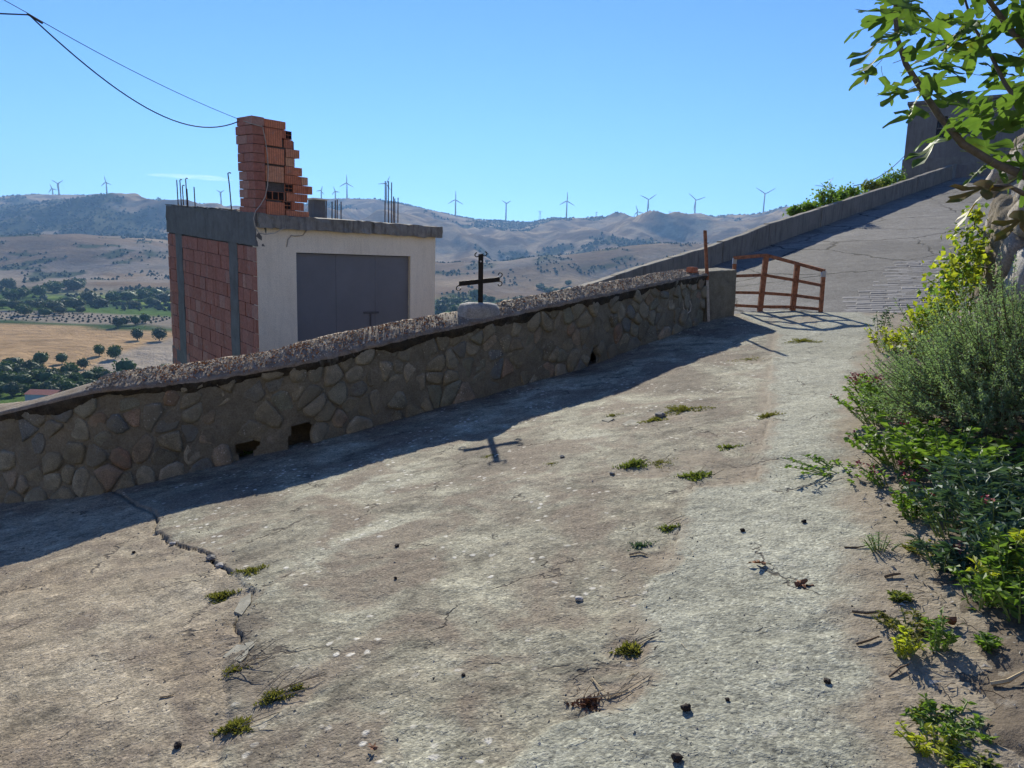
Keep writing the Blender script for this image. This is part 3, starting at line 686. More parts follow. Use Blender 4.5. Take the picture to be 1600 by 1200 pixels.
# ------------------------------------------------------------ the terrace wall
def build_wall():
    fc = Face(wb, wh, 1); UN = 0.9
    root = empty('stone_wall', wb[5], 'low rubble stone wall with rough pebbly coping along the left of the terrace', 'wall')
    def s_of(px):
        lo, hi = 0.0, fc.L
        for _ in range(40):
            m = (lo + hi) / 2; q = fc.p0(m) - EYE
            if 800 + F * q.dot(rt) / q.dot(fw) < px: lo = m
            else: hi = m
        return lo
    holes = [(s_of(372), s_of(402), -0.1, 0.20), (s_of(452), s_of(495), -0.05, 0.24), (s_of(921), s_of(931), 0.0, 0.26)]
    # core with uneven mortar face
    ns = int(fc.L / 0.035); nt = 30; V = []; 
    ss = np.linspace(0, fc.L, ns)
    for i, s in enumerate(ss):
        H = fc.H(s)
        for j in range(nt):
            h = -0.15 + (H + 0.13) * j / (nt - 1)
            o = 0.030 * (float(fbm(np.array(s * 3.0), np.array(h * 3.0), 101, 4)) - 0.5) * 1.6 + 0.012 * (float(vn(np.array(s * 22), np.array(h * 22), 102)) - 0.5)
            V.append(fc.p(s, h, o))
    Fs = []
    for i in range(ns - 1):
        for j in range(nt - 1):
            s = (ss[i] + ss[i + 1]) / 2; h = -0.15 + (fc.H(s) + 0.13) * (j + 0.5) / (nt - 1)
            jit = 0.10 * (float(vn(np.array(s * 9), np.array(h * 9), 103)) - 0.5)
            if any(a < s + jit * .6 < b and c < h + jit < d for a, b, c, d in holes): continue
            Fs.append((i * nt + j, (i + 1) * nt + j, (i + 1) * nt + j + 1, i * nt + j + 1))
    nb = len(V)
    for s in (0, *np.linspace(0.3, fc.L - 0.02, 40), fc.L):         # back face, closes the core
        H = fc.H(s); V.append(fc.p(s, -2.5, -0.46)); V.append(fc.p(s, H, -0.46))
    m = (len(V) - nb) // 2
    for k in range(m - 1): Fs.append((nb + 2 * k, nb + 2 * k + 1, nb + 2 * k + 3, nb + 2 * k + 2))
    MB().add(V, Fs).build('mortar_core', M['mortar'], root, True)
    # stones
    x0, x1 = s_of(-60), fc.L - 0.02; pts = []; tries = 0
    while len(pts) < 240 and tries < 30000:
        tries += 1
        x = random.uniform(x0, x1); y = random.uniform(0.0, UN * 0.97)
        rmin = random.choice((0.09, 0.13, 0.17, 0.21, 0.27)) * (1.1 if y < 0.45 else 0.9)
        if all(math.hypot((x - a) * 0.82, y - b) > rmin for a, b in pts): pts.append((x, y))
    for _ in range(0):
        cl = cells(pts, x0, x1, -0.05, UN)
        pts = [tuple(0.5 * (np.array(p) + np.array(centroid(c)))) if len(c) > 2 else p for p, c in zip(pts, cl)]
    cl = cells(pts, x0, x1, -0.06, UN)
    hf = lambda s, y: y / UN * fc.H(s)
    sc, sd = s_of(742), s_of(842)
    for c in cl:
        if len(c) < 3: continue
        cx, cy = centroid(c); hh = hf(cx, cy)
        if any(a - 0.03 < cx < b + 0.03 and hh < d + 0.02 for a, b, _, d in holes): continue
        if random.random() < 0.10: continue
        prot = random.choice((0.003, 0.006, 0.011, 0.017, 0.024, 0.034))
        if sc < cx < sd and random.random() < 0.6: prot = 0.006       # smeared over with mortar below the cross
        link('stone', stone_mesh(fc, c, random.uniform(0.0, 0.010), prot, 'stone', M['stone'], 10, hf), root)
    # coping: crowned cap with ragged near-black front lip
    ns = int(fc.L / 0.03); prof = 12; V = []; mi = []; ss = np.linspace(0, fc.L, ns)
    rise = np.interp(ss, [0, s_of(0), s_of(312), s_of(550), s_of(740), s_of(1000), fc.L], [0.05, 0.06, 0.10, 0.13, 0.09, 0.08, 0.06])
    sm = s_of(175)
    for i, s in enumerate(ss):
        H = fc.H(s); rough = 0.25 if s < sm else 1.0
        lip = 0.045 + 0.05 * (float(fbm(np.array(s * 2.3), np.array(1.0), 111, 4)) - 0.5) + 0.03 * (float(vn(np.array(s * 14), np.array(3.), 112)) - 0.5)
        drop = 0.085 + 0.16 * (float(fbm(np.array(s * 3.3), np.array(7.0), 113, 5)) - 0.5)
        for j in range(prof):
            if j == 0: off, h = 0.012, H - drop - 0.02
            elif j == 1: off, h = lip * 0.75, H - drop * 0.75
            elif j == 2: off, h = lip, H - 0.02
            else:
                t = (j - 3) / (prof - 4); off = lip - 0.02 - t * 0.49; h = H + 0.01 + rise[i] * math.sin(min(1, t * 1.15) * 1.45)
            nz = (float(fbm(np.array(s * 9.0), np.array(off * 9.0 + j), 114, 4)) - 0.5) * 0.028 * rough + (float(vn(np.array(s * 34), np.array(off * 34 + j * .3), 115)) - 0.5) * 0.012 * rough
            V.append(fc.p(s, h + (nz if j > 1 else 0), off + (nz * 0.8 if j < 4 else 0)))
        V.append(fc.p(s, H - 0.1, -0.475))
    n = prof + 1; Fs = []; mi = []
    for i in range(ns - 1):
        for j in range(n - 1):
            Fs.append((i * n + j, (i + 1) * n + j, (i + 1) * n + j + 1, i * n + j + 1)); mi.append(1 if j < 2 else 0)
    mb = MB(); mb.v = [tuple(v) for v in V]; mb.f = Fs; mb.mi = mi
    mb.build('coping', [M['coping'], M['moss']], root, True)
    # loose chips bedded in the coping
    mb = MB(); s705, s785, s250, s700 = s_of(705), s_of(785), s_of(250), s_of(700)
    for _ in range(8500):
        s = random.uniform(sm - 0.2, fc.L - 0.05); t = random.random() ** 0.8; off = 0.035 - t * 0.47
        if s705 < s < s785:
            if random.random() < 0.7: continue
        i = min(ns - 1, int(s / fc.L * (ns - 1)))
        h = fc.H(s) + 0.016 + rise[i] * math.sin(min(1, t * 1.15) * 1.45)
        c = fc.p(s, h, off); r = random.uniform(0.004, 0.014) * (1.4 if random.random() < 0.15 else 1)
        q = Quaternion((random.gauss(0, 1), random.gauss(0, 1), random.gauss(0, 1), random.gauss(0, 1))); q.normalize()
        P = [c + q @ Vector((a * r * random.uniform(.6, 1.2), b * r * random.uniform(.6, 1.2), e * r * random.uniform(.25, .6))) for a, b, e in ((1, 0, 0), (-1, 0, 0), (0, 1, 0), (0, -1, 0), (0, 0, 1), (0, 0, -1))]
        w = random.random(); mid = s250 < s < s700
        k = 0 if w < 0.17 else (1 if w < (0.66 if mid else 0.32) else 2)
        mb.add(P, [(0, 2, 4), (2, 1, 4), (1, 3, 4), (3, 0, 4), (2, 0, 5), (1, 2, 5), (3, 1, 5), (0, 3, 5)], k)
    tag(mb.build('coping_chips', [M['chip_w'], M['chip_b'], M['chip_g']], root), kind='stuff')
    # end pier of rendered concrete
    a = fc.p0(fc.L); b = pier1; t = Vector((b.x - a.x, b.y - a.y, 0)); t.normalize(); nn = Vector((t.y, -t.x, 0))
    zt = [at(1101, 424, a.y).z, at(1146, 421, b.y).z]; V = []; Fs = []
    for i in range(9):
        f = i / 8; p = a.lerp(b, f); ztop = zt[0] + (zt[1] - zt[0]) * f
        for (o, z) in ((0.03, p.z - 0.3), (0.04, p.z + 0.3), (0.03, ztop - 0.25), (0.02, ztop - 0.015), (0.0, ztop), (-0.42, ztop + 0.02), (-0.45, ztop - 0.03), (-0.45, p.z - 1.5)):
            V.append(Vector((p.x, p.y, z)) + nn * (o + random.uniform(-.006, .006)) + Vector((0, 0, random.uniform(-.005, .005))))
    for i in range(8):
        for j in range(7): Fs.append((i * 8 + j, (i + 1) * 8 + j, (i + 1) * 8 + j + 1, i * 8 + j + 1))
    Fs += [tuple(range(7, -1, -1)), tuple(64 + j for j in range(8))]
    MB().add(V, Fs).build('end_pier', M['mortar'], root)
    return fc, s_of
WALL, WS = build_wall()
# ============================================================ THINGS
# ------------------------------------------------------------ iron cross on its plinth
def build_cross():
    s = WS(748); base = WALL.p(s, WALL.H(s), -0.26); d = base.y
    z0 = at(750, 508, d).z; z1 = at(750, 474, d).z
    root = empty('wayside_cross', (base.x, d, z0), 'black wrought iron cross with curled tips on a whitewashed plinth on the wall', 'cross')
    ex = (at(778, 490, d) - at(718, 490, d)); w = abs(ex.x) / 2; cx = (at(748, 490, d)).x
    nw = WALL.n(s); tw = Vector((-nw.y, nw.x, 0))
    rows = [(z0 - 0.10, 1.08, 1.0), (z0 + 0.02, 1.03, 1.0), (z0 + (z1 - z0) * 0.45, 1.02, 1.0), (z1 - 0.07, 1.0, 0.96), (z1 - 0.015, 0.86, 0.82), (z1 + 0.004, 0.55, 0.5)]
    V = []; n = 20; 
    for z, k, k2 in rows:
        for i in range(n):
            a = 2 * math.pi * i / n; c, s_ = math.cos(a), math.sin(a); pw = 3.2
            r = 1 / (abs(c) ** pw + abs(s_) ** pw) ** (1 / pw); j = random.uniform(0.95, 1.05)
            q = Vector((cx, d, 0)) + tw * (c * r * 0.27 * k * j) + nw * (s_ * r * 0.19 * k2 * j); V.append((q.x, q.y, z + random.uniform(-.01, .01)))
    V.append((cx, d, z1 + 0.012)); Fs = [(r_ * n + i, r_ * n + (i + 1) % n, (r_ + 1) * n + (i + 1) % n, (r_ + 1) * n + i) for r_ in range(5) for i in range(n)] + [(5 * n + i, 5 * n + (i + 1) % n, 6 * n) for i in range(n)]
    MB().add(V, Fs).build('plinth', M['plinth'], root, True)
    d -= 0.02
    top = at(751.5, 397, d); bot = at(750.5, 488, d); t = (top - bot).normalized(); h = (top - bot).length
    side = (at(781, 436.5, d) - at(717, 443.5, d)); sl_ = side.length; side.normalize()
    mid = (bot + top) / 2; nrm = t.cross(side).normalized()
    hw = 0.031
    MB().box(mid, side * hw, nrm * 0.008, t * (h / 2)).build('upright', M['iron'], root)
    cc = (at(781, 436.5, d) + at(717, 443.5, d)) / 2 - nrm * -0.018
    MB().box(cc, side * (sl_ / 2), nrm * 0.008, t * 0.030).build('crossbar', M['iron'], root)
    for q in (cc + nrm * 0.012, top - t * 0.09):
        MB().tube([q - nrm * 0.02, q + nrm * 0.012], 0.011, 8).build('rivet', M['zinc'], root)
    def scroll(p, a0, sgn, u, v, r=0.032):
        pts = [p]
        c = p + (u * math.cos(a0) + v * math.sin(a0)) * r
        for k in range(13):
            a = a0 + math.pi + sgn * k * 0.40; rr = r * (1 - 0.03 * k); pts.append(c + (u * math.cos(a) + v * math.sin(a)) * rr)
        mb = MB(); 
        for a_, b_ in zip(pts[:-1], pts[1:]):
            e = b_ - a_
            if e.length < 1e-6: continue
            f_ = e.normalized(); g = f_.cross(nrm).normalized(); mb.box((a_ + b_) / 2, f_ * (e.length * 0.6), g * 0.006, nrm * 0.014)
        mb.build('scroll', M['iron'], root)
    scroll(top - side * hw * 0.6, math.pi, -1, side, t); scroll(top + side * hw * 0.6, 0, 1, side, t)
    R_, L_ = cc + side * sl_ / 2, cc - side * sl_ / 2
    scroll(R_ + t * 0.025, math.pi / 2, 1, side, t); scroll(R_ - t * 0.025, -math.pi / 2, -1, side, t); scroll(L_ - t * 0.02, -math.pi / 2, 1, side, t, 0.036)
build_cross()

# ------------------------------------------------------------ the unfinished garage
def pxof(p):
    q = Vector(p) - EYE; return 800 + F * q.dot(rt) / q.dot(fw)
def pyof(p):
    q = Vector(p) - EYE; return 600 - F * q.dot(up) / q.dot(fw)
def build_garage():
    gs = 1.4; K = at(403, 450, 13.0 * gs); K.z = 0
    e1 = Vector((math.sin(0.74), math.cos(0.74), 0)); e2 = Vector((-math.sin(0.73), math.cos(0.73), 0)); TILT = 0.06
    def along(e, px, z, base=K):
        lo, hi = -2.0, 16.0; inc = pxof(base + e * 6 + Vector((0, 0, z))) > pxof(base + Vector((0, 0, z)))
        for _ in range(50):
            m = (lo + hi) / 2
            if (pxof(base + e * m + Vector((0, 0, z))) < px) == inc: lo = m
            else: hi = m
        return lo
    def zc(px, py, e):
        t = along(e, px, 1.0); return at(px, py, (K + e * t).y).z - (TILT * t if e is e2 else 0)
    Wd = along(e1, 680, 1.5); Dp = along(e2, 264, 1.5)
    ztop = (zc(408, 336, e1) + zc(690, 353, e1)) / 2; zbot = (zc(410, 355, e1) + zc(680, 371, e1)) / 2
    zB0, zB1 = zc(275, 322, e2), zc(365, 326, e2)
    zb_side = (zc(275, 367, e2) + zc(395, 380, e2)) / 2
    zfound = zc(274, 543, e2)
    root = empty('garage', (K.x, K.y, -7.0), 'unfinished flat-roofed garage with hollow brick side wall and grey metal doors', 'garage')
    Z = Vector((0, 0, 1)); ZB = -8.5
    def P(a, b, z): return K + e1 * a + e2 * b + Z * (z + TILT * b)
    def slab(mb, a0, a1, b0, b1, z0, z1, mi=0): return mb.box(P((a0 + a1) / 2, (b0 + b1) / 2, (z0 + z1) / 2), e1 * ((a1 - a0) / 2), (e2 + Z * TILT) * ((b1 - b0) / 2), Z * ((z1 - z0) / 2), mi)
    # front wall in cream render, with door opening
    d0, d1 = along(e1, 464, 0.5), along(e1, 641, 0.5); zd = (zc(464, 394, e1) + zc(641, 401, e1)) / 2
    mb = MB(); n = 14
    slab(mb, 0.0, d0, 0, 0.25, ZB, zbot); slab(mb, d1, Wd, 0, 0.25, ZB, zbot); slab(mb, d0, d1, 0, 0.25, zd, zbot)
    mb.build('front_wall', M['plaster'], root)
    mb = MB(); slab(mb, Wd - 0.22, Wd - 0.003, 0.25, Dp, ZB, zbot); mb.build('far_wall', M['plaster'], root)
    mb = MB(); slab(mb, 0.25, Wd - 0.22, Dp - 0.22, Dp - 0.002, ZB, zbot); mb.build('rear_wall', M['concrete'], root)
    # door
    m1, m2 = along(e1, 528, 0.0), along(e1, 589, 0.0); zdoor = zc(585, 489, e1) - 1.8
    dm = MB(); slab(dm, d0, d1, 0.125, 0.16, zdoor, zd - 0.004); door = dm.build('door', M['doorline'], root)
    for a, b in ((d0 + 0.01, m1 - 0.004), (m1 + 0.004, m2 - 0.003), (m2 + 0.003, d1 - 0.01)):
        mb = MB(); slab(mb, a, b, 0.098, 0.124, zdoor + 0.02, zd - 0.03)
        mb.build('door_leaf', M['door'], door)
    mb = MB(); hz = zc(583, 489, e1); ha, hb = along(e1, 571, 0), along(e1, 594, 0)
    slab(mb, ha, hb, 0.066, 0.097, hz - 0.03, hz + 0.03); mb.build('bolt', M['doorline'], door)
    mb = MB(); hm = (ha + hb) / 2 - 0.02; slab(mb, hm - 0.02, hm + 0.02, 0.075, 0.097, zdoor + 0.1, hz - 0.035); mb.build('bolt_rod', M['doorline'], door)
    # roof slab: rough cast edge
    def rough_box(name, a0, a1, b0, b1, z0, z1, mat, amp=0.018, step=0.12):
        bm = bmesh.new(); bmesh.ops.create_cube(bm, size=1)
        L = (a1 - a0, b1 - b0, z1 - z0)
        for ax in range(3):
            cuts = max(1, min(40, int(L[ax] / step)))
            ed = [e for e in bm.edges if abs((e.verts[0].co - e.verts[1].co)[ax]) > 1e-4 and sum(abs((e.verts[0].co - e.verts[1].co)[k]) > 1e-4 for k in range(3)) == 1]
            bmesh.ops.subdivide_edges(bm, edges=ed, cuts=cuts, use_grid_fill=True)
        for v in bm.verts:
            c = v.co; q = P(a0 + (c.x + .5) * L[0], b0 + (c.y + .5) * L[1], z0 + (c.z + .5) * L[2])
            edge = sum(abs(abs(x) - .5) < 1e-4 for x in c) >= 2
            j = Vector((random.gauss(0, 1), random.gauss(0, 1), random.gauss(0, 1) * 0.8)) * amp * (0.8 if edge else 0.35)
            v.co = q + j
        me = bpy.data.meshes.new(name); bm.to_mesh(me); bm.free(); me.materials.append(mat); return link(name, me, root)
    aR = along(e1, 691, 1.8, K - e2 * 0.16)
    roof = rough_box('roof_slab', 0.03, aR, -0.16, Dp + 0.05, zbot - 0.0, ztop, M['slab'])
    # side wall: ring beam, columns, brick panels
    rough_box('ring_beam', -0.03, 0.26, 0.0, Dp + 0.02, zb_side, ztop + 0.02, M['concrete'], 0.010)
    zl = (zB0 + zB1) / 2
    rough_box('upstand', -0.028, 0.24, along(e2, 371, 2.0), Dp + 0.018, ztop + 0.03, max(zl, ztop + 0.06), M['concrete'], 0.012)
    cA, cB = along(e2, 374, 0.5), along(e2, 361, 0.5); cC, cD = along(e2, 288.5, 0.5), along(e2, 279, 0.5)
    for b0, b1 in ((cA, cB), (cC, cD)):
        rough_box('column', -0.022, 0.24, b0, b1, ZB, zb_side - 0.004, M['concrete'], 0.008)
    rough_box('foundation', -0.016, 0.25, cD - 0.8, Dp + 0.01, ZB, zfound, M['concrete'], 0.012)
    bh = 0.355
    for b0, b1 in ((0.02, cA), (cB, cC), (cD, Dp)):
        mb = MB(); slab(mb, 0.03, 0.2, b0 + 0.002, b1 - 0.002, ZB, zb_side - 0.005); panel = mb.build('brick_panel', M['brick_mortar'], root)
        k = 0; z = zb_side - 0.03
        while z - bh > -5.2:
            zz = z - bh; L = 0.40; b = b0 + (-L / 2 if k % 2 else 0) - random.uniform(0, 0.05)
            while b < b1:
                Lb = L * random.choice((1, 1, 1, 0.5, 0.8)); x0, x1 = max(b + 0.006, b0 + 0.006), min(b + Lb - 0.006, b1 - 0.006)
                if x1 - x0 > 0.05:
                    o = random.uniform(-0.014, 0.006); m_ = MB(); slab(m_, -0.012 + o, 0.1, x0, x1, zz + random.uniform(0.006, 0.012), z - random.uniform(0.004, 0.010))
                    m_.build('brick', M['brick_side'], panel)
                b += Lb
            z -= bh; k += 1
    # brick stub standing on the corner
    zp = zc(378, 331, e2); ch = 0.152 * gs
    stub = MB(); slab(stub, 0.03, 0.7, 0.04, 0.8, zp - 0.1, zp + 9 * ch); slab(stub, 0.63, 1.1, 0.075, 0.42, zp - 0.1, zp + 8.5 * ch)
    stub = stub.build('brick_stub', M['brick_mortar'], root)
    ends = [484, 476, 482, 489, 482, 473, 462, 469, 459, 452, 447]       # right end of each course in the picture, bottom up
    tops = 11
    for k in range(tops):
        z0 = zp + (k - 0.35) * ch; z1 = z0 + ch - 0.014
        lean = -0.004 * k; jig = random.uniform(-0.03, 0.03)
        aend = along(e1, ends[k], (z0 + z1) / 2, K - e2 * 0.0)
        # side face: one or two blocks deep
        cut = random.choice((0.45, 0.58, 0.36)); back = 0.95 + jig + (0.08 if k in (8, 9) else 0)
        for b0, b1 in ((0.0, cut - 0.006), (cut + 0.006, back)):
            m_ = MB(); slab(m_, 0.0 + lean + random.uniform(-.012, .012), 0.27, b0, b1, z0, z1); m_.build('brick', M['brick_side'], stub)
        # front face, corner blocks two courses tall in places
        if k % 2 == 0 and k < 9 and k not in (2,):
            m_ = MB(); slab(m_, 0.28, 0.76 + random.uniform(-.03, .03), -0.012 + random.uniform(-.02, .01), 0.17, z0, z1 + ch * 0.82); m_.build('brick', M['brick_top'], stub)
        elif k in (2,):
            for i in range(3):
                m_ = MB(); slab(m_, 0.31 + i * 0.16, 0.31 + i * 0.16 + 0.125, 0.0, 0.02, z0 + 0.01, z1 - 0.01); m_.build('dark_cell_block', M['hole'], stub)
            m_ = MB(); slab(m_, 0.28, 0.79, 0.018, 0.2, z0, z1); m_.build('brick', M['brick_top'], stub)
        elif k >= 9:
            m_ = MB(); slab(m_, 0.28, 0.84, -0.01, 0.22, z0, z1 - 0.02 * (k - 9)); m_.build('brick', M['brick_top'], stub)
        a = 0.80 + random.uniform(-0.02, 0.05)
        if k in (1, 3, 9):       # cut blocks, their shaded cells painted as near-black blocks
            for i in range(2):
                for j in range(2):
                    m_ = MB(); slab(m_, a - 0.005 + i * 0.10, a + 0.07 + i * 0.10, 0.03, 0.062, z0 + 0.02 + j * 0.095, z0 + 0.092 + j * 0.095); m_.build('dark_cell_block', M['hole'], stub)
            m_ = MB(); slab(m_, a - 0.02, a + 0.19, 0.06, 0.35, z0, z1); m_.build('brick', M['brick_top'], stub); a += 0.2
        while a < aend - 0.05:
            Lb = random.choice((0.35, 0.40, 0.46)); b = min(a + Lb, aend)
            if aend - b < 0.12: b = aend
            o = random.uniform(-.012, .012)
            m_ = MB(); slab(m_, a + 0.005, b - 0.005, 0.035 + o, 0.40 + o, z0, z1); m_.build('brick', M['brick_top'], stub); a = b
    # starter bars
    bars = [(276, 281, 2.2, 0), (281, 282, 2.4, 1), (285, 291, 2.1, 1), (290, 280, 2.3, 1), (292, 295, 2.5, 0), (303, 292, 2.2, 0)]
    for px, py, b, hook in bars:
        p = at(px, py, (K + e2 * min(Dp, along(e2, px, 2.2))).y)
        pts = [(p.x + random.uniform(-.02, .03), p.y, ztop - 0.1), (p.x + .01, p.y, (p.z + ztop) / 2), (p.x, p.y, p.z)]
        if hook: pts += [(p.x + 0.02, p.y, p.z + 0.03), (p.x + 0.06, p.y, p.z + 0.02)]
        MB().tube(pts, 0.016, 5).build('rebar', M['rebar'], root)
    p = at(356, 271, 19.3); MB().tube([(p.x + 0.07, p.y, ztop), (p.x + 0.03, p.y, p.z - 0.3), (p.x, p.y, p.z), (p.x + 0.03, p.y, p.z + 0.02), (p.x + 0.08, p.y, p.z + 0.01)], 0.016, 5).build('rebar', M['rebar'], root)
    for px, py, Y in [(510, 313, 17.2), (519, 315, 17.4), (524, 313, 17), (527, 312, 17.3), (533, 315, 17.6), (602, 283, 18.2), (607, 283, 18.5), (612, 285, 18.6), (615, 307, 18.3), (617, 310, 18.5), (622, 309, 18.7)]:
        p = at(px, py, Y * gs); MB().tube([(p.x + random.uniform(-.02, .02), p.y, ztop - 0.06), (p.x, p.y, p.z)], 0.018, 5).build('rebar', M['rebar'], root)
    # little vent block on the roof
    c = at(495, 323, 16.6 * gs); zt_ = at(495, 313, 16.6 * gs).z
    MB().box((c.x, c.y, (ztop + zt_) / 2 - 0.02), e1 * 0.2, e2 * 0.2, Z * ((zt_ - ztop) / 2 + 0.02)).build('vent_block', M['concrete'], root)
    MB().box((c.x, c.y, zt_ + 0.025), e1 * 0.25, e2 * 0.25, Z * 0.024).build('vent_cap', M['plaster'], root)
    # service cables on the building
    def wire(name, pts, r, mat, label, n=6):
        MBm = MB().tube(pts, r, n); o = MBm.build(name, mat); tag(o, label, 'cable'); return o
    def onf(px, py, off=-0.03):     # a point on the front face plane
        a = along(e1, px, at(px, py, 13.5 * gs).z, K + e2 * off); q = K + e2 * off + e1 * a
        return Vector((q.x, q.y, at(px, py, q.y).z))
    pts = [(380, 189), (392, 193), (410, 198), (412, 207), (415, 222), (418, 245), (419, 265), (418, 290), (414, 308), (407, 320), (399, 330), (396, 342), (399, 355), (404, 364), (415, 366), (430, 364), (440, 358), (447, 356)]
    wire('service_cable', [onf(x, y, -0.20 if y > 328 else -0.05) for x, y in pts], 0.011, M['cable_g'], 'pale service cable looping down the brick stub onto the cream garage wall')
    pts = [(479, 360), (473, 368), (460, 369), (455, 368), (450, 374), (448, 386)]
    wire('wall_conduit', [onf(x, y, -0.02) for x, y in pts], 0.013, M['cable_g'], 'short stained cable stub above the corner of the metal door')
    # overhead lines
    A = onf(372, 190); B = at(45, 23, 13.6); C = at(-30, 20, 13.2); D = at(-30, -20, 14.5)
    th = [A.lerp(B, t) + Vector((0, 0, -0.8 * 4 * t * (1 - t) * (1 - 0.35 * t))) for t in np.linspace(0, 1, 24)]
    wire('overhead_cable', th + [B.lerp(C, t) for t in (0.5, 1)], 0.013, M['cable'], 'thick sagging black cable from the brick stub to the upper left', 5)
    A2 = onf(375, 187); B2 = at(45, 21.5, 13.65)
    wire('overhead_wire', [A2.lerp(B2, t) + Vector((0, 0, -0.10 * 4 * t * (1 - t))) for t in np.linspace(0, 1, 18)] + [B2.lerp(D, t) for t in (0.5, 1)], 0.007, M['cable'], 'thin taut wire above the sagging cable at the upper left', 5)
    wire('wire_splice', [at(43, 22, 13.6), at(50, 26, 13.59), at(58, 31, 13.58), at(66, 36, 13.57)], 0.02, M['cable'], 'dark taped splice where the two overhead wires meet', 6)
build_garage()

# ------------------------------------------------------------ rusty railing
def build_railing():
    base = [(1144, 484), (1187, 487), (1238, 486), (1282, 489)]; top = [(1148, 404), (1197, 400), (1246, 413), (1287, 424)]
    root = empty('railing', gnd(1210, 487), 'rusty angled steel railing at the far edge of the terrace beside the road', 'railing')
    P0, P1 = [], []
    for (bx, by), (tx, ty) in zip(base, top):
        b = gnd(bx, by); lean = 0.0; P0.append(b); P1.append(at(tx, ty, b.y + lean))
    for i, (a, b) in enumerate(zip(P0, P1)):
        d = (b - a); u = d.normalized(); sx = u.cross(Vector((0, 1, 0))).normalized(); sy = u.cross(sx)
        w = 0.044 if i in (1, 2) else 0.032
        MB().box((a + b) / 2 - u * 0.04, sx * w, sy * w * 0.7, u * (d.length / 2 + 0.035)).build('post', M['rust'], root)
    for i in range(3):
        for f, r in ((1.0, 0.028), (0.66, 0.026), (0.34, 0.026), (0.055, 0.026)):
            if f == 0.055: f = 0.09
            a = P0[i].lerp(P1[i], f); b = P0[i + 1].lerp(P1[i + 1], f); d = b - a; u = d.normalized(); sz = Vector((0, 0, 1)); sz = (sz - u * sz.dot(u)).normalized(); sy = u.cross(sz)
            e = 0.03 if f == 1.0 else -0.02
            MB().box((a + b) / 2 + Vector((0, 0, 0.012 if f == 1 else 0)), u * (d.length / 2 + (0.012 if f == 1 else -0.021)), sy * r * (1.3 if f == 1 else 0.6), sz * r).build('top_rail' if f == 1.0 else 'rail', M['rust'], root)
    for p, c in ((P1[0], 'zinc'), (P1[3], 'zinc')):
        MB().box(p + Vector((0, 0, -0.045)), (0.034, 0, 0), (0, 0.03, 0), (0, 0, 0.05)).build('end_cap', M[c], root)
build_railing()
def build_pole():
    b = gnd(1099, 502); b = b + Vector((0.07, -0.1, 0)); b.z = float(terrace_z(np.array(b.x), np.array(b.y)))
    t = at(1101.5, 360, b.y); j = b.lerp(t, 0.46)
    root = empty('steel_stake', b, 'thin upright rusty stake, pale below, against the end of the stone wall', 'post')
    MB().box((j + t) / 2, (0.026, 0, 0), (0, 0.020, 0), (t - j) / 2).build('rusty_shaft', M['rust'], root)
    MB().box((b + j) / 2 - Vector((0, 0, 0.03)), (0.022, 0, 0), (0, 0.018, 0), (j - b) / 2 + Vector((0, 0, 0.028))).build('painted_shaft', M['post_pale'], root)
build_pole()
def build_wall_bits():
    s = WS(1086); p = WALL.p(s, WALL.H(s) + 0.09, -0.12)
    a = WALL.n(s); t = Vector((-a.y, a.x, 0)); bm = bmesh.new(); bmesh.ops.create_cube(bm, size=1); bmesh.ops.bevel(bm, geom=bm.edges[:], offset=0.12, segments=2, affect='EDGES')
    for v in bm.verts: v.co = p + t * v.co.x * 0.22 + a * v.co.y * 0.12 + Vector((0, 0, v.co.z * 0.10)) + Vector((random.gauss(0, 1), random.gauss(0, 1), random.gauss(0, 1))) * 0.004
    me = bpy.data.meshes.new('loose_brick'); bm.to_mesh(me); bm.free(); me.materials.append(M['brick_top']); tag(link('loose_brick', me), 'broken reddish brick lying on the wall end beside the rusty stake', 'brick')
    # faded white painted mark on the wall
    pts = [[(1066, 470), (1067, 480), (1070, 488), (1073, 490)], [(1073, 490), (1078, 486), (1079, 476), (1077, 470)], [(1070, 472), (1072, 480), (1074, 486)]]
    mb = MB()
    for poly in pts:
        q = []
        for x, y in poly:
            s = WS(x); b = WALL.p(s, 0, 0.055); q.append(at(x, y, b.y - 0.0))
        mb.tube(q, 0.016, 5)
    root = [o for o in bpy.data.objects if o.name == 'stone_wall'][0]
    mb.build('painted_mark', M['chip_w'], root)
build_wall_bits()

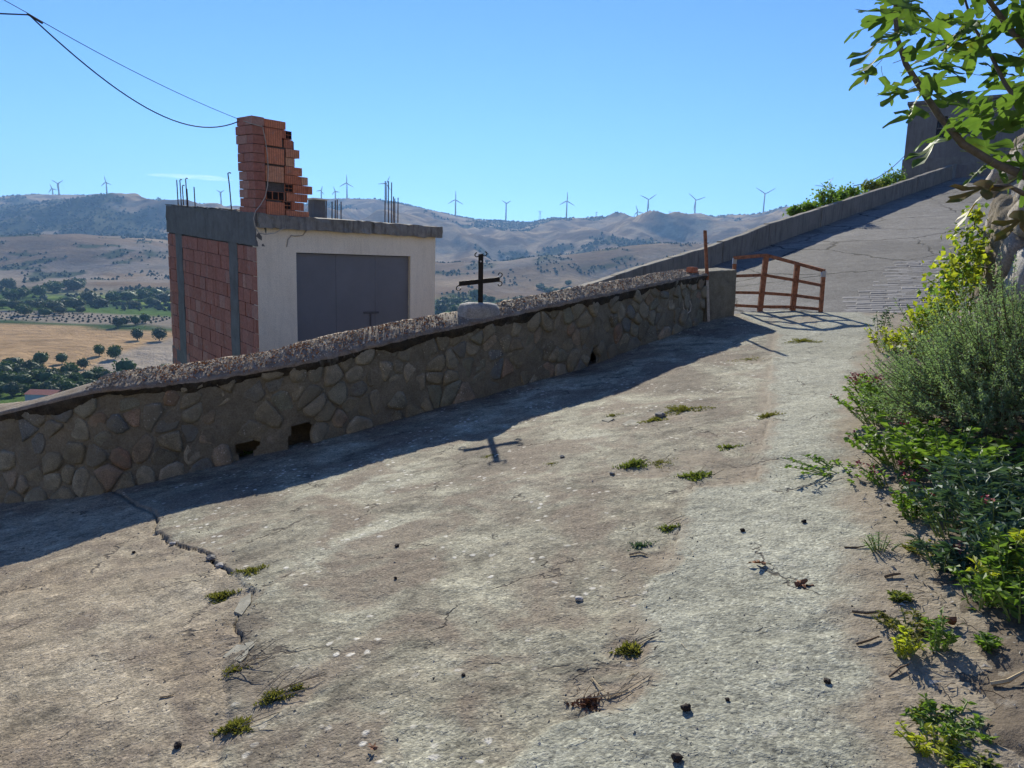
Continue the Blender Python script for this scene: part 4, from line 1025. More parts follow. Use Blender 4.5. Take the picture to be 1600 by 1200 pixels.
# ------------------------------------------------------------ house at the top of the road
def build_house():
    d = 45.0; L = at(1412, 250, d); R = L + Vector((math.cos(.57), -math.sin(.57), 0)) * 7.5; zt = at(1420, 164, d).z; zb = road_z(L.x, L.y) - 2.5; zm = at(1415, 249, d).z
    u = Vector((R.x - L.x, R.y - L.y, 0)); wd = u.length; u.normalize(); n = Vector((u.y, -u.x, 0)); Z = Vector((0, 0, 1))
    root = empty('grey_house', (L.x, L.y, zb), 'grey cement-rendered house block at the top of the road behind the fig leaves', 'house')
    def P(a, b, z): v = L + u * a - n * b; v.z = z; return v
    def bx(mb, a0, a1, b0, b1, z0, z1): return mb.box(P((a0 + a1) / 2, (b0 + b1) / 2, (z0 + z1) / 2), u * ((a1 - a0) / 2), n * ((b1 - b0) / 2), Z * ((z1 - z0) / 2))
    def along(px, z):
        lo, hi = 0.0, wd
        for _ in range(40):
            m = (lo + hi) / 2
            if pxof(P(m, 0, z)) < px: lo = m
            else: hi = m
        return lo
    w0, w1 = along(1461, zm + 1), along(1477, zm + 1); wz0, wz1 = at(1468, 222, d).z, at(1468, 187, d).z
    mb = MB(); bx(mb, 0, w0, 0, 0.4, zm, zt); bx(mb, w1, wd, 0, 0.4, zm, zt); bx(mb, w0, w1, 0, 0.4, wz1, zt); bx(mb, w0, w1, 0, 0.4, zm, wz0)
    bx(mb, 0.003, 0.4, 0.4, 6, zb, zt - .004); bx(mb, wd - 0.4, wd - .003, 0.4, 6, zb, zt - .004); bx(mb, 0.4, wd - 0.4, 5.6, 6, zb, zt - .006); mb.build('wall', M['house'], root)
    mb = MB(); bx(mb, -0.06, wd, -0.05, 0.4, zb, zm - 0.004); mb.build('plinth', M['concrete'], root)
    mb = MB(); bx(mb, -0.12, wd + 0.1, -0.12, 6.1, zt + 0.002, zt + 0.16); mb.build('roof_slab', M['house'], root)
    mb = MB(); bx(mb, w0, w1, 0.22, 0.26, wz0, wz1); win = mb.build('window', M['glass'], root)
    mb = MB(); wm = (wz0 + wz1) / 2; bx(mb, w0, w1, 0.16, 0.219, wm - 0.03, wm + 0.03); mb.build('window_bar', M['house'], win)
    a, b = at(1345, 288, 40), at(1413, 244, 44.9)
    tag(MB().tube([a.lerp(b, t) + Vector((0, 0, -0.25 * 4 * t * (1 - t))) for t in np.linspace(-0.15, 1, 12)], 0.022, 5).build('house_wire', M['cable']), 'single wire running down from the corner of the grey house', 'cable')
    # low dark wall and gatepost right of the parapet end
    c0, c1 = at(1489, 262, 43.0), at(1535, 258, 44.0)
    mid = (c0 + c1) / 2; uu = Vector((c1.x - c0.x, c1.y - c0.y, 0)); 
    o = MB().box((mid.x, mid.y, mid.z - 0.6), uu / 2, Vector((-uu.y, uu.x, 0)).normalized() * 0.2, (0, 0, 0.62)).build('boundary_wall', M['house'])
    tag(o, 'low dark wall closing the road end below the grey house', 'wall')
build_house()
# setts at the foot of the road
def build_setts():
    root = empty('sett_paving', gnd(1400, 480, road_z), 'patch of worn grey setts laid across the foot of the road', 'paving')
    me = None
    A = gnd(1300, 483, road_z); B = gnd(1460, 480, road_z); dv = Vector((B.x - A.x, B.y - A.y, 0)).normalized(); nv = Vector((-dv.y, dv.x, 0))
    P0 = gnd(1385, 470, road_z)
    for r_ in range(-9, 26):
        for k in range(-7, 8):
            p = P0 + dv * (k * 0.62 + (0.31 if r_ % 2 else 0) + random.uniform(-.05, .05)) + nv * (r_ * 0.215)
            p.z = float(road_z(p.x, p.y)); x, y = pxof(p), pyof(p)
            # ragged outline: runs up the right side of the road
            left = np.interp(y, [405, 425, 445, 465, 488], [1425, 1385, 1368, 1335, 1295]) + random.uniform(-8, 8)
            if x < left or x > 1500 or y < 407: continue
            if me is None:
                bm = bmesh.new(); bmesh.ops.create_cube(bm, size=1); 
                for v in bm.verts: v.co = Vector((v.co.x * 0.61, v.co.y * 0.205, v.co.z * 0.05))
                bmesh.ops.bevel(bm, geom=[e for e in bm.edges], offset=0.018, segments=1, affect='EDGES')
                me = bpy.data.meshes.new('sett'); bm.to_mesh(me); bm.free(); me.materials.append(M['sett'])
            o = bpy.data.objects.new('sett', me); COL.objects.link(o); o.parent = root
            o.location = p - root.location + Vector((0, 0, -0.014 + random.uniform(-0.006, 0.006)))
            xa = Vector((dv.x, dv.y, U.z * (dv.x * U.x + dv.y * U.y))).normalized(); ya = Vector((nv.x, nv.y, U.z * (nv.x * U.x + nv.y * U.y))); za = xa.cross(ya).normalized(); ya = za.cross(xa)
            o.rotation_euler = Matrix((xa, ya, za)).transposed().to_euler(); o.scale = (random.uniform(.95, 1.03), random.uniform(.95, 1.02), 1)
build_setts()

# ------------------------------------------------------------ boulder retaining wall on the right
def build_retaining():
    base = []
    for p in RWALL[:-1]: base.append(Vector((p.x, p.y, float(zg(p.x, p.y)) + 0.0)))
    tops = [3.02, 3.5, 4.1, 4.4, 4.4]; hs = [t - b.z for t, b in zip(tops, base)]
    # turn the end round so the wall has a left end
    e0 = Vector((base[0].x + 1.6, base[0].y + 0.75, base[0].z)); base = [e0] + base; hs = [hs[0] + 0.05] + hs
    fc = Face(base, hs, 1)
    root = empty('retaining_wall', base[1], 'tall boulder and rubble retaining wall on the right above the planting bed', 'wall')
    ns, nt = 220, 70; V = []
    for i in range(ns):
        s = fc.L * i / (ns - 1); H = fc.H(s)
        for j in range(nt):
            h = -0.3 + (H + 0.3) * j / (nt - 1); o = 0.42 * (float(fbm(np.array(s * 1.9), np.array(h * 1.9), 121, 5)) - 0.46) - 0.02 - 0.13 * h / H
            V.append(fc.p(s, h, o))
    for i in range(ns): V.append(fc.p(fc.L * i / (ns - 1), fc.H(fc.L * i / (ns - 1)) + 0.1, -1.2))
    Fs = [(i * nt + j, (i + 1) * nt + j, (i + 1) * nt + j + 1, i * nt + j + 1) for i in range(ns - 1) for j in range(nt - 1)]
    Fs += [(i * nt + nt - 1, (i + 1) * nt + nt - 1, ns * nt + i + 1, ns * nt + i) for i in range(ns - 1)]
    MB().add(V, Fs).build('rubble_core', M['earth_mortar'], root, True)
    UN = 2.8; pts = []; tries = 0
    while len(pts) < 120 and tries < 6000:
        tries += 1; x, y = random.uniform(0.02, fc.L), random.uniform(0, UN)
        r = random.choice((0.22, 0.34, 0.5, 0.62))
        if all(math.hypot((x - a) * 0.8, y - b) > r for a, b in pts): pts.append((x, y))
    hf = lambda s, y: y / UN * fc.H(s)
    class FB:
        def p(self, s, h, off):
            o = -0.02 - 0.13 * h / fc.H(s)
            return fc.p(s, h, o + off)
    for c in cells(pts, 0.0, fc.L, -0.1, UN * 1.02):
        if len(c) < 3: continue
        link('boulder', stone_mesh(FB(), c, random.uniform(0.0, 0.05), random.choice((0.03, 0.06, 0.10, 0.16)), 'boulder', M['boulder'], 13, hf), root)
    return fc
RW = build_retaining()
# ============================================================ VEGETATION
def quads_obj(name, V, mat, parent=None, kind=None):
    """V (n,4,3) array of separate leaf quads"""
    V = np.asarray(V, np.float32).reshape(-1, 3); Q = np.arange(len(V)).reshape(-1, 4)
    o = link(name, np_mesh(name, V, Q, mat, False), parent)
    if kind: o['kind'] = kind
    return o
def unit(a): return a / (np.linalg.norm(a, axis=-1, keepdims=True) + 1e-9)
def leaf_quads(P, D, L, Wd, rng, fold=0.25, up_bias=0.8):
    """diamond leaves at P along D"""
    n = len(P); D = unit(D); N = unit(rng.normal(size=(n, 3)) * 0.6 + np.array([0, 0, up_bias])); S_ = unit(np.cross(D, N)); N = np.cross(S_, D)
    L = np.broadcast_to(np.asarray(L), (n,))[:, None]; Wd = np.broadcast_to(np.asarray(Wd), (n,))[:, None]
    m = P + D * L * 0.45
    return np.stack([P, m + S_ * Wd + N * fold * Wd, P + D * L - N * L * 0.12, m - S_ * Wd + N * fold * Wd], 1)
def bedp(px, py):
    p = gnd(px, py, lambda x, y: zg(x, y) + 0.05)
    X, Y = np.array([p.x]), np.array([p.y]); p.z = float(np.maximum(bed_z(X, Y), terrace_z(X, Y))[0]); return p
def leafy(name, base, label, cat, h, spread, stems, per, L, Wd, mat, seed, flowers=0, group=None, lean=(0, 0), fl_mat='flower', stem_mat='petiole', tip=True):
    rng = np.random.default_rng(seed); base = Vector(base)
    root = empty(name, base, label, cat, group); Pl, Dl = [], []; mb = MB(); fl = []
    for i in range(stems):
        a = rng.uniform(0, 2 * math.pi); r = spread * math.sqrt(rng.uniform(0, 1)); b0 = np.array(base) + np.array([math.cos(a) * r * 0.45, math.sin(a) * r * 0.45, -0.02])
        hh = h * rng.uniform(0.55, 1.05); tp = b0 + np.array([math.cos(a) * r * 0.8 + lean[0] * hh, math.sin(a) * r * 0.8 + lean[1] * hh, hh])
        c = (b0 + tp) / 2 + np.array([0, 0, hh * 0.12])
        ts = np.linspace(0, 1, 5); pts = [(1 - t) ** 2 * b0 + 2 * t * (1 - t) * c + t * t * tp for t in ts]
        mb.tube(pts, [0.004, 0.0035, 0.003, 0.0025, 0.002], 4, cap=False)
        for k in range(per):
            t = rng.uniform(0.12, 1.0) if not tip else rng.beta(2.2, 1.1); p = (1 - t) ** 2 * b0 + 2 * t * (1 - t) * c + t * t * tp
            an = rng.uniform(0, 2 * math.pi); Pl.append(p); Dl.append([math.cos(an), math.sin(an), rng.uniform(-0.15, 0.7)])
        if i < flowers: fl.append(tp)
    mb.build('stem', M[stem_mat], root)
    n = len(Pl); quads_obj('foliage', leaf_quads(np.array(Pl), np.array(Dl), L * rng.uniform(0.6, 1.15, n), Wd * rng.uniform(0.7, 1.1, n), rng), M[mat], root, 'stuff')
    if fl:
        q = []
        for p in fl:
            k = 9; pp = p + rng.normal(size=(k, 3)) * 0.014; q.append(leaf_quads(pp, rng.normal(size=(k, 3)) + [0, 0, .5], 0.02, 0.009, rng))
        quads_obj('flower_head', np.concatenate(q), M[fl_mat], root, 'stuff')
    return root

# ------------------------------------------------------------ rosemary
def build_rosemary():
    rng = np.random.default_rng(11); c = Vector((3.52, 5.0, 0)); c.z = float(bed_z(np.array(c.x), np.array(c.y)))
    root = empty('rosemary_bush', c, 'large feathery grey-green rosemary bush spilling from the bed toward the path', 'bush')
    NP, ND, NL = [], [], []; mb = MB()
    for i in range(1400):
        a = rng.uniform(0, 2 * math.pi); rad = math.sqrt(rng.uniform()); st = np.array([c.x + 0.05 + math.cos(a) * rad * 0.66, c.y + math.sin(a) * rad * 0.52, 0])
        st[2] = float(zg(st[0], st[1])) + 0.10 + rng.uniform(0, 0.80) * (1 - 0.6 * rad)
        el = (1.35 - 1.05 * rad) + rng.normal() * 0.25; b_ = a + rng.normal() * 0.5
        dr = np.array([math.cos(b_) * math.cos(el), math.sin(b_) * math.cos(el), math.sin(el)]); ln = rng.uniform(0.28, 0.52) * (1.3 if rng.uniform() < .15 else 1)
        end = st + dr * ln; end[2] += 0.06 * rng.uniform(0, 1); ctl = st + dr * ln * 0.5 + np.array([dr[0] * 0.08, dr[1] * 0.08, -0.06])
        T = np.linspace(0, 1, 5); P = [(1 - t) ** 2 * st + 2 * t * (1 - t) * ctl + t * t * end for t in T]
        mb.tube(P, [0.004, 0.0035, 0.003, 0.002, 0.001], 3, cap=False)
        k = 84; t = rng.uniform(0.08, 1.0, k)[:, None]
        q = (1 - t) ** 2 * st + 2 * t * (1 - t) * ctl + t * t * end; tg = unit(2 * (1 - t) * (ctl - st) + 2 * t * (end - ctl))
        rd = unit(np.cross(tg, rng.normal(size=(k, 3)))); NP.append(q); ND.append(unit(rd * 0.85 + tg * 0.6)); NL.append(rng.uniform(0.02, 0.036, k) * (1 - 0.4 * t[:, 0] ** 5))
    mb.build('stem', M['twig'], root)
    NP, ND, NL = np.concatenate(NP), np.concatenate(ND), np.concatenate(NL)
    quads_obj('foliage', leaf_quads(NP, ND, NL, 0.0036, rng, 0.1, 0.3), M['rosemary'], root, 'stuff')
    # gnarled trunk showing low on the right
    MB().tube([(4.0, 4.75, c.z - 0.05), (3.98, 4.8, c.z + 0.12), (3.85, 4.9, c.z + 0.26), (3.6, 5.05, c.z + 0.36)], [0.06, 0.05, 0.04, 0.025], 8).build('trunk', M['bark'], root, True)
build_rosemary()

# ------------------------------------------------------------ bed plants
B = lambda x, y: bedp(x, y)
leafy('valerian', B(1380, 655), 'bright green valerian with red flowers under the left side of the rosemary', 'plant', 0.30, 0.34, 46, 15, 0.055, 0.016, 'valerian', 21, 12)
leafy('valerian', B(1362, 612), 'small valerian with red blooms at the path edge above the larger clump', 'plant', 0.22, 0.22, 26, 14, 0.05, 0.015, 'valerian', 22, 10)
leafy('valerian', B(1412, 715), 'sprawling fresh green clump below the rosemary needles', 'plant', 0.24, 0.34, 44, 14, 0.06, 0.018, 'valerian', 23, 3)
leafy('valerian', B(1490, 735), 'broad green undergrowth in the shade of the rosemary', 'plant', 0.26, 0.42, 50, 13, 0.07, 0.02, 'valerian', 24, 2)
leafy('valerian', B(1432, 800), 'compact round-leaved plant standing alone on the soil with red buds', 'plant', 0.16, 0.13, 20, 16, 0.035, 0.013, 'valerian', 25, 4)
leafy('valerian', B(1400, 745), 'low reddish-flowered seedlings between the creeper and the rosemary', 'plant', 0.12, 0.2, 18, 10, 0.035, 0.011, 'valerian', 26, 7)
leafy('lime_shrub', B(1388, 545), 'lime green leafy shrub left of the rosemary at the far path edge', 'shrub', 0.34, 0.26, 34, 16, 0.05, 0.018, 'yellowleaf', 27)
leafy('dark_seedling', B(1376, 520), 'thin dark-leaved sapling leaning over the path beside the setts', 'sapling', 0.42, 0.14, 9, 12, 0.055, 0.018, 'greyleaf', 28)
leafy('red_leaf_clump', B(1354, 592), 'red tinged low clump at the left corner of the planting bed', 'plant', 0.12, 0.18, 18, 14, 0.03, 0.011, 'flower', 29)
leafy('creeper', B(1322, 728), 'thin creeper trailing its leaves out over the concrete path', 'creeper', 0.06, 0.30, 20, 12, 0.035, 0.010, 'valerian', 30, 0, None, (-1.6, 0.2))
for i, (x, y, h, lb) in enumerate([(1500, 830, .26, 'blue-green spurge clump in the middle of the bed'), (1560, 850, .30, 'tallest blue-green spurge clump at the right edge of the bed'), (1530, 790, .28, 'blue-green spurge clump under the rosemary trunk'), (1590, 800, .30, 'blue-green spurge clump by the retaining wall foot'), (1480, 880, .14, 'small pale blue-green rosette in front of the spurge'), (1585, 890, .26, 'blue-green spurge clump behind the yellow-tipped shoots')]):
    leafy('spurge', B(x, y), lb, 'plant', h, 0.22 if i != 4 else 0.12, 26 if i != 4 else 12, 20, 0.07, 0.011, 'greyleaf', 40 + i, 1 if i in (0, 4) else 0, 'spurge plants in the bed')
for i, (x, y, h, lb) in enumerate([(1575, 925, .26, 'tall shoot with yellow tip beside the spurge'), (1535, 935, .17, 'bushy green shoot with yellow tips left of the tall shoot'), (1600, 960, .2, 'leafy shoot cut by the right edge of the picture')]):
    leafy('yellow_tipped_shoot', B(x, y), lb, 'plant', h, 0.10, 12, 16, 0.05, 0.014, 'valerian', 60 + i)
    leafy('yellow_shoot_tip', Vector(B(x, y)) + Vector((0, 0, h * 0.85)), 'yellow-green leaf rosette crowning the ' + lb[:lb.index('shoot') + 5] + (' beside the spurge' if i == 0 else ' further left' if i == 1 else ' at the right edge'), 'leaves', 0.05, 0.05, 4, 9, 0.045, 0.009, 'yellowleaf', 65 + i)
for i, (x, y, h, sp_, m, lb) in enumerate([(1376, 850, .09, .07, 'rosemary', 'soft feathery blue-green tuft at the edge of the path'), (1425, 970, .05, .11, 'mosscl', 'mossy green cushion beside the twigs'), (1412, 1005, .10, .05, 'yellowleaf', 'single yellow-green seedling on the bare soil'), (1466, 1000, .15, .05, 'valerian', 'upright seedling with dark leaves right of the mossy cushion'), (1545, 1000, .06, .03, 'valerian', 'tiny seedling on the soil below the yellow-tipped shoots'), (1468, 1165, .07, .09, 'yellowleaf', 'bright green weed at the lower edge of the picture'), (1490, 1115, .05, .12, 'valerian', 'spreading weed above the bright green one'), (1455, 1100, .04, .06, 'grass', 'sparse weed where soil meets the path low on the right'), (1540, 1170, .03, .1, 'grass', 'thin grass sprinkled on the soil in the lower right corner'), (1450, 850, .04, .10, 'mosscl', 'dull green low patch behind the feathery tuft'), (1409, 925, .05, .04, 'grass', 'small weed between path and seedling')]):
    leafy('weed', B(x, y), lb, 'weed', h, sp_, 14 if sp_ < .1 else 24, 13, 0.028 if m != 'rosemary' else 0.03, 0.007 if m != 'rosemary' else 0.0018, m, 80 + i)

# ------------------------------------------------------------ ivy on the end of the retaining wall
def build_ivy():
    rng = np.random.default_rng(31); P, D = [], []; mb = MB()
    base = bedp(1452, 600); root = empty('ivy', base, 'yellow-green ivy climbing the left end of the boulder wall', 'ivy')
    for px, py, Y, r, k in [(1525, 335, 12.4, .16, 50), (1512, 372, 12.3, .24, 90), (1530, 395, 11.9, .24, 80), (1500, 410, 12.0, .28, 130), (1485, 440, 11.6, .32, 150), (1525, 430, 11.2, .22, 70), (1475, 475, 11.2, .34, 160), (1455, 505, 10.8, .30, 120), (1490, 520, 10.4, .3, 110), (1440, 500, 10.8, .22, 60), (1460, 550, 10.0, .28, 90), (1425, 540, 9.9, .2, 50)]:
        Y = 9.25 if px > 1505 else 9.05 - (py - 400) * .004; r *= .8; c = np.array(at(px, py, Y)); k = int(k * 1.3); q = c + rng.normal(size=(k, 3)) * r * 0.5; P.append(q); D.append(rng.normal(size=(k, 3)) + [-.4, -.6, -.3])
        mb.tube([tuple(c), tuple(c + [0.05, 0.1, -0.35]), tuple(c + [0.1, 0.15, -0.7])], 0.008, 4)
    P, D = np.concatenate(P), np.concatenate(D)
    mb.build('stem', M['twig'], root); n = len(P); k = rng.uniform(size=n) < 0.62
    quads_obj('foliage', leaf_quads(P[k], D[k], rng.uniform(.05, .095, k.sum()), rng.uniform(.024, .042, k.sum()), rng, .2, .4), M['yellowleaf'], root, 'stuff')
    quads_obj('foliage', leaf_quads(P[~k], D[~k], rng.uniform(.05, .095, (~k).sum()), rng.uniform(.024, .042, (~k).sum()), rng, .2, .4), M['valerian'], root, 'stuff')
build_ivy()

# ------------------------------------------------------------ shrubs beyond the parapet
def shrub_clump(name, c, rx, ry, rz, n, L, Wd, mat, label, seed, cat='shrub', group=None):
    rng = np.random.default_rng(seed); root = empty(name, c, label, cat, group)
    mb = MB()
    for i in range(7):
        a = rng.uniform(0, 6.28); mb.tube([c, (c[0] + math.cos(a) * rx * .3, c[1] + math.sin(a) * ry * .3, c[2] + rz * .8), (c[0] + math.cos(a) * rx * .6, c[1] + math.sin(a) * ry * .6, c[2] + rz * 1.5)], [.03, .02, .008], 4)
    mb.build('stem', M['bark'], root)
    q = unit(rng.normal(size=(n, 3))) * (rng.uniform(size=(n, 1)) ** 0.4) * (0.75 + 0.45 * rng.uniform(size=(n, 1))); lump = 1 + 0.35 * np.sin(q[:, :1] * 5 + seed) * np.cos(q[:, 1:2] * 4)
    P = np.array(c) + np.array([0, 0, rz]) + q * lump * np.array([rx, ry, rz])
    quads_obj('foliage', leaf_quads(P, rng.normal(size=(n, 3)) + [0, 0, .4], L * rng.uniform(.6, 1.2, n), Wd, rng), M[mat], root, 'stuff')
for i, (px, py, wpx, hpx, Y, lb) in enumerate([(1243, 330, 13, 7, 30, 'low green shrub at the left end of the growth beyond the parapet'), (1292, 306, 22, 17, 31.5, 'tallest bright green shrub rising above the middle of the parapet'), (1328, 300, 22, 9, 34, 'spreading green shrub just right of the tall one beyond the parapet'), (1362, 290, 18, 8, 37, 'small green shrub halfway up the parapet'), (1398, 276, 17, 11, 40, 'loose green shrub against the corner of the grey house'), (1266, 323, 16, 8, 30.7, 'low shrub between the left end and the tallest shrub beyond the parapet'), (1312, 308, 16, 9, 33, 'shrub tucked under the right side of the tallest one beyond the parapet'), (1380, 285, 14, 7, 38.6, 'low shrub left of the one at the house corner')]):
    c = at(px, py, Y + 0.6); k = Y / F; z0 = c.z - hpx * k
    shrub_clump('bank_shrub', (c.x, c.y, z0 - hpx * k * 0.6), wpx * k, wpx * k * .8, hpx * k * 1.3, 520, 0.16, 0.05, 'valerian' if i != 3 else 'grass', lb, 120 + i)

# ------------------------------------------------------------ fig tree reaching in from the right
def fig_leaf(seed, mat):
    rng = random.Random(seed)
    prof = [(180, .32), (160, .37), (142, .41), (122, .46), (108, .45), (96, .33), (86, .16), (76, .31), (64, .52), (55, .60), (46, .53), (37, .31), (29, .16), (20, .36), (13, .60), (6, .72), (0, .78)]
    bend = rng.uniform(.15, .6); fold = rng.uniform(.1, .5); wav = rng.uniform(.02, .07); ph = rng.uniform(0, 6); bm = bmesh.new()
    def z(x, y): return -bend * y * abs(y) * .5 + fold * abs(x) * .5 - .5 * bend * x * x + wav * math.sin(11 * x + 8 * y + ph)
    ring = []
    for sgn in (1, -1):
        pr_ = prof if sgn > 0 else prof[1:-1][::-1]
        for dg, r_ in pr_:
            k = rng.uniform(.88, 1.12) if dg not in (0, 180) else 1; an = math.radians(dg) * sgn; ring.append((math.sin(an) * r_ * k * .86, .32 + math.cos(an) * r_ * k))
    outer_ = [bm.verts.new((x, y, z(x, y))) for x, y in ring]
    inner_ = [bm.verts.new((x * .5, .32 + (y - .32) * .5, z(x * .5, .32 + (y - .32) * .5))) for x, y in ring]; cv_ = bm.verts.new((0, .32, z(0, .32) - .01)); n = len(ring)
    for i in range(n):
        j = (i + 1) % n; bm.faces.new((outer_[i], outer_[j], inner_[j], inner_[i])); bm.faces.new((inner_[i], inner_[j], cv_))
    # petiole
    n0 = len(bm.faces); pr = .012
    pts = [Vector((0, 0, 0)), Vector((0, -.18, .03)), Vector((0, -.36, .10))]
    rings = []
    for p in pts: rings.append([bm.verts.new((p.x + math.cos(a) * pr, p.y, p.z + math.sin(a) * pr)) for a in (0, 2.1, 4.2)])
    for r_, s_ in zip(rings[:-1], rings[1:]):
        for i in range(3):
            f = bm.faces.new((r_[i], r_[(i + 1) % 3], s_[(i + 1) % 3], s_[i])); f.material_index = 1
    bmesh.ops.recalc_face_normals(bm, faces=bm.faces[:])
    for f in bm.faces: f.smooth = True
    me = bpy.data.meshes.new('leaf'); bm.to_mesh(me); bm.free(); me.materials.append(mat); me.materials.append(M['petiole']); return me
def build_fig():
    rng = random.Random(5)
    root = empty('fig_tree', (3.75, 3.2, 0.7), 'fig tree whose leafy branches hang in from the upper right corner', 'tree')
    fork = Vector((3.35, 3.05, 1.75))
    MB().tube([(3.78, 3.2, 0.45), (3.7, 3.15, 1.0), (3.5, 3.08, 1.45), fork, (3.2, 3.2, 2.3), (3.0, 3.5, 3.0)], [.085, .075, .06, .05, .045, .03], 9).build('trunk', M['figbark'], root, True)
    br = [[fork, at(1640, 292, 3.02), at(1600, 274, 3.05), at(1555, 256, 3.1), at(1505, 226, 3.15), at(1468, 182, 3.2), at(1440, 140, 3.25), at(1415, 100, 3.3), at(1402, 60, 3.3), at(1398, 20, 3.35), at(1404, -50, 3.4)],
          [Vector((3.2, 3.2, 2.3)), at(1680, 170, 3.35), at(1600, 70, 3.45), at(1570, 35, 3.5), at(1545, 0, 3.5), at(1520, -60, 3.5)],
          [fork + Vector((0, .1, .15)), at(1620, 200, 3.3), at(1590, 160, 3.4), at(1570, 130, 3.5), at(1545, 80, 3.6), at(1520, 40, 3.7), at(1505, -10, 3.7)],
          [fork, at(1650, 310, 2.9), at(1600, 303, 2.9), at(1575, 290, 2.92), at(1550, 290, 2.95)]]
    for i, b in enumerate(br):
        n = len(b); r0_ = (.020, .020, .013, .014)[i]; MB().tube(b, [r0_ * (1 - .62 * k / (n - 1)) for k in range(n)], 7).build('branch', M['figbark'], root, True)
    green = [fig_leaf(s, M['fig']) for s in range(8)]; old = [fig_leaf(s + 50, M['figold']) for s in range(2)]
    def leaf(b, t, me, roll=0.0, size=None):
        y = (t - b); L = y.length if size is None else size; y.normalize()
        z = Vector((rng.uniform(-.5, .5), rng.uniform(-.5, .5), 1)); z = (z - y * z.dot(y)).normalized(); z = Quaternion(y, roll) @ z; x = y.cross(z)
        o = bpy.data.objects.new('leaf', me); COL.objects.link(o); o.parent = root
        R = Matrix((x, y, z)).transposed().to_4x4(); o.matrix_basis = Matrix.Translation(b - root.location) @ R @ Matrix.Scale(L / 1.06, 4)
    spec = [((1375, 34), (1316, 50)), ((1392, 62), (1325, 86)), ((1400, 82), (1345, 98)), ((1366, 106), (1328, 137)), ((1424, 126), (1367, 144)), ((1420, 140), (1378, 156)), ((1446, 176), (1386, 183)), ((1484, 202), (1428, 220)), ((1480, 215), (1420, 245)), ((1478, 206), (1530, 176)), ((1490, 205), (1528, 205)), ((1390, 20), (1345, 8)), ((1398, 30), (1345, 25)), ((1405, 50), (1460, 30)), ((1415, 90), (1470, 55)), ((1425, 110), (1480, 85)), ((1440, 140), (1500, 120)), ((1450, 150), (1500, 150)), ((1400, 10), (1440, -20)), ((1460, 165), (1520, 150)), ((1535, 210), (1600, 180)), ((1520, 235), (1590, 215)), ((1545, 255), (1600, 250)), ((1540, 262), (1500, 285)), ((1556, 258), (1582, 300)), ((1395, 5), (1360, -10)), ((1402, 55), (1372, 80)), ((1380, 120), (1400, 160)), ((1438, 150), (1415, 178)), ((1545, 190), (1480, 195))]
    for (b, t) in spec:
        Y = 3.2 + rng.uniform(-.15, .15); leaf(at(b[0], b[1], Y), at(t[0], t[1], Y + rng.uniform(-.12, .06)), rng.choice(green), rng.uniform(-.7, .7))
    for (b, t) in [((1562, 290), (1482, 305)), ((1545, 300), (1488, 348)), ((1612, 335), (1555, 368))]:
        leaf(at(b[0], b[1], 2.95), at(t[0], t[1], 2.9), rng.choice(old), rng.uniform(-.4, .4))
    k = 0
    while k < 115:      # the rest of the crown, behind and above
        px, py, Y = rng.uniform(1400, 1680), rng.uniform(-120, 215), rng.uniform(3.25, 4.3)
        if py > 90 + (px - 1400) * 0.55 + 20: continue
        if px < 1440 and py < -10 and rng.random() < .5: continue
        b = at(px, py, Y); a = rng.uniform(0, 6.28); L = rng.uniform(.12, .23)
        t = b + Vector((math.cos(a) * L, math.sin(a) * L, rng.uniform(-.45, .25) * L)); leaf(b, t, rng.choice(green), rng.uniform(-.6, .6), L); k += 1
    for q in [((1600, 230), (1640, 215)), ((1590, 240), (1610, 285)), ((1570, 200), (1610, 165)), ((1560, 170), (1600, 140))]:
        leaf(at(*q[0], 3.1), at(*q[1], 3.05), rng.choice(green), rng.uniform(-.6, .6), .2)
build_fig()

# ------------------------------------------------------------ tufts, litter and small stones on the paving
def G(x, y):
    p = gnd(x, y); p.z = float(terrace_z(np.array([p.x]), np.array([p.y]))[0]); return p
def tuft(px, py, r, h, n, mat, label, seed, name='moss_tuft', cat='moss', straw=0):
    rng = np.random.default_rng(seed); p = G(px, py)
    a = rng.uniform(0, 6.28, n); rr = r * np.sqrt(rng.uniform(size=n)) * (0.65 + 0.5 * np.sin(a * 3 + seed)); X = p.x + np.cos(a) * rr * 1.35; Y = p.y + np.sin(a) * rr * 1.0
    P = np.stack([X, Y, terrace_z(X, Y) - 0.003], 1); D = rng.normal(size=(n, 3)) * [.8, .8, .2] + [0, 0, .55]
    root = empty(name, p, label, cat)
    hh = h * rng.uniform(.5, 1.1, n) * (1 - .45 * (rr / (r * 1.15)))
    quads_obj('foliage', leaf_quads(P, D, hh, hh * 0.16, rng, .1, .3), M[mat], root, 'stuff')
    if straw:
        mb = MB()
        for i in range(straw):
            q = p + Vector((rng.normal() * r * .5, rng.normal() * r * .5, .01)); an = rng.uniform(-.4, 1.2); L = rng.uniform(.06, .2)
            mb.tube([q, q + Vector((math.cos(an) * L * .5, math.sin(an) * L * .5, .025)), q + Vector((math.cos(an) * L, math.sin(an) * L, .02 + .05 * rng.uniform()))], .002, 4)
        mb.build('straw', M['straw'], root)
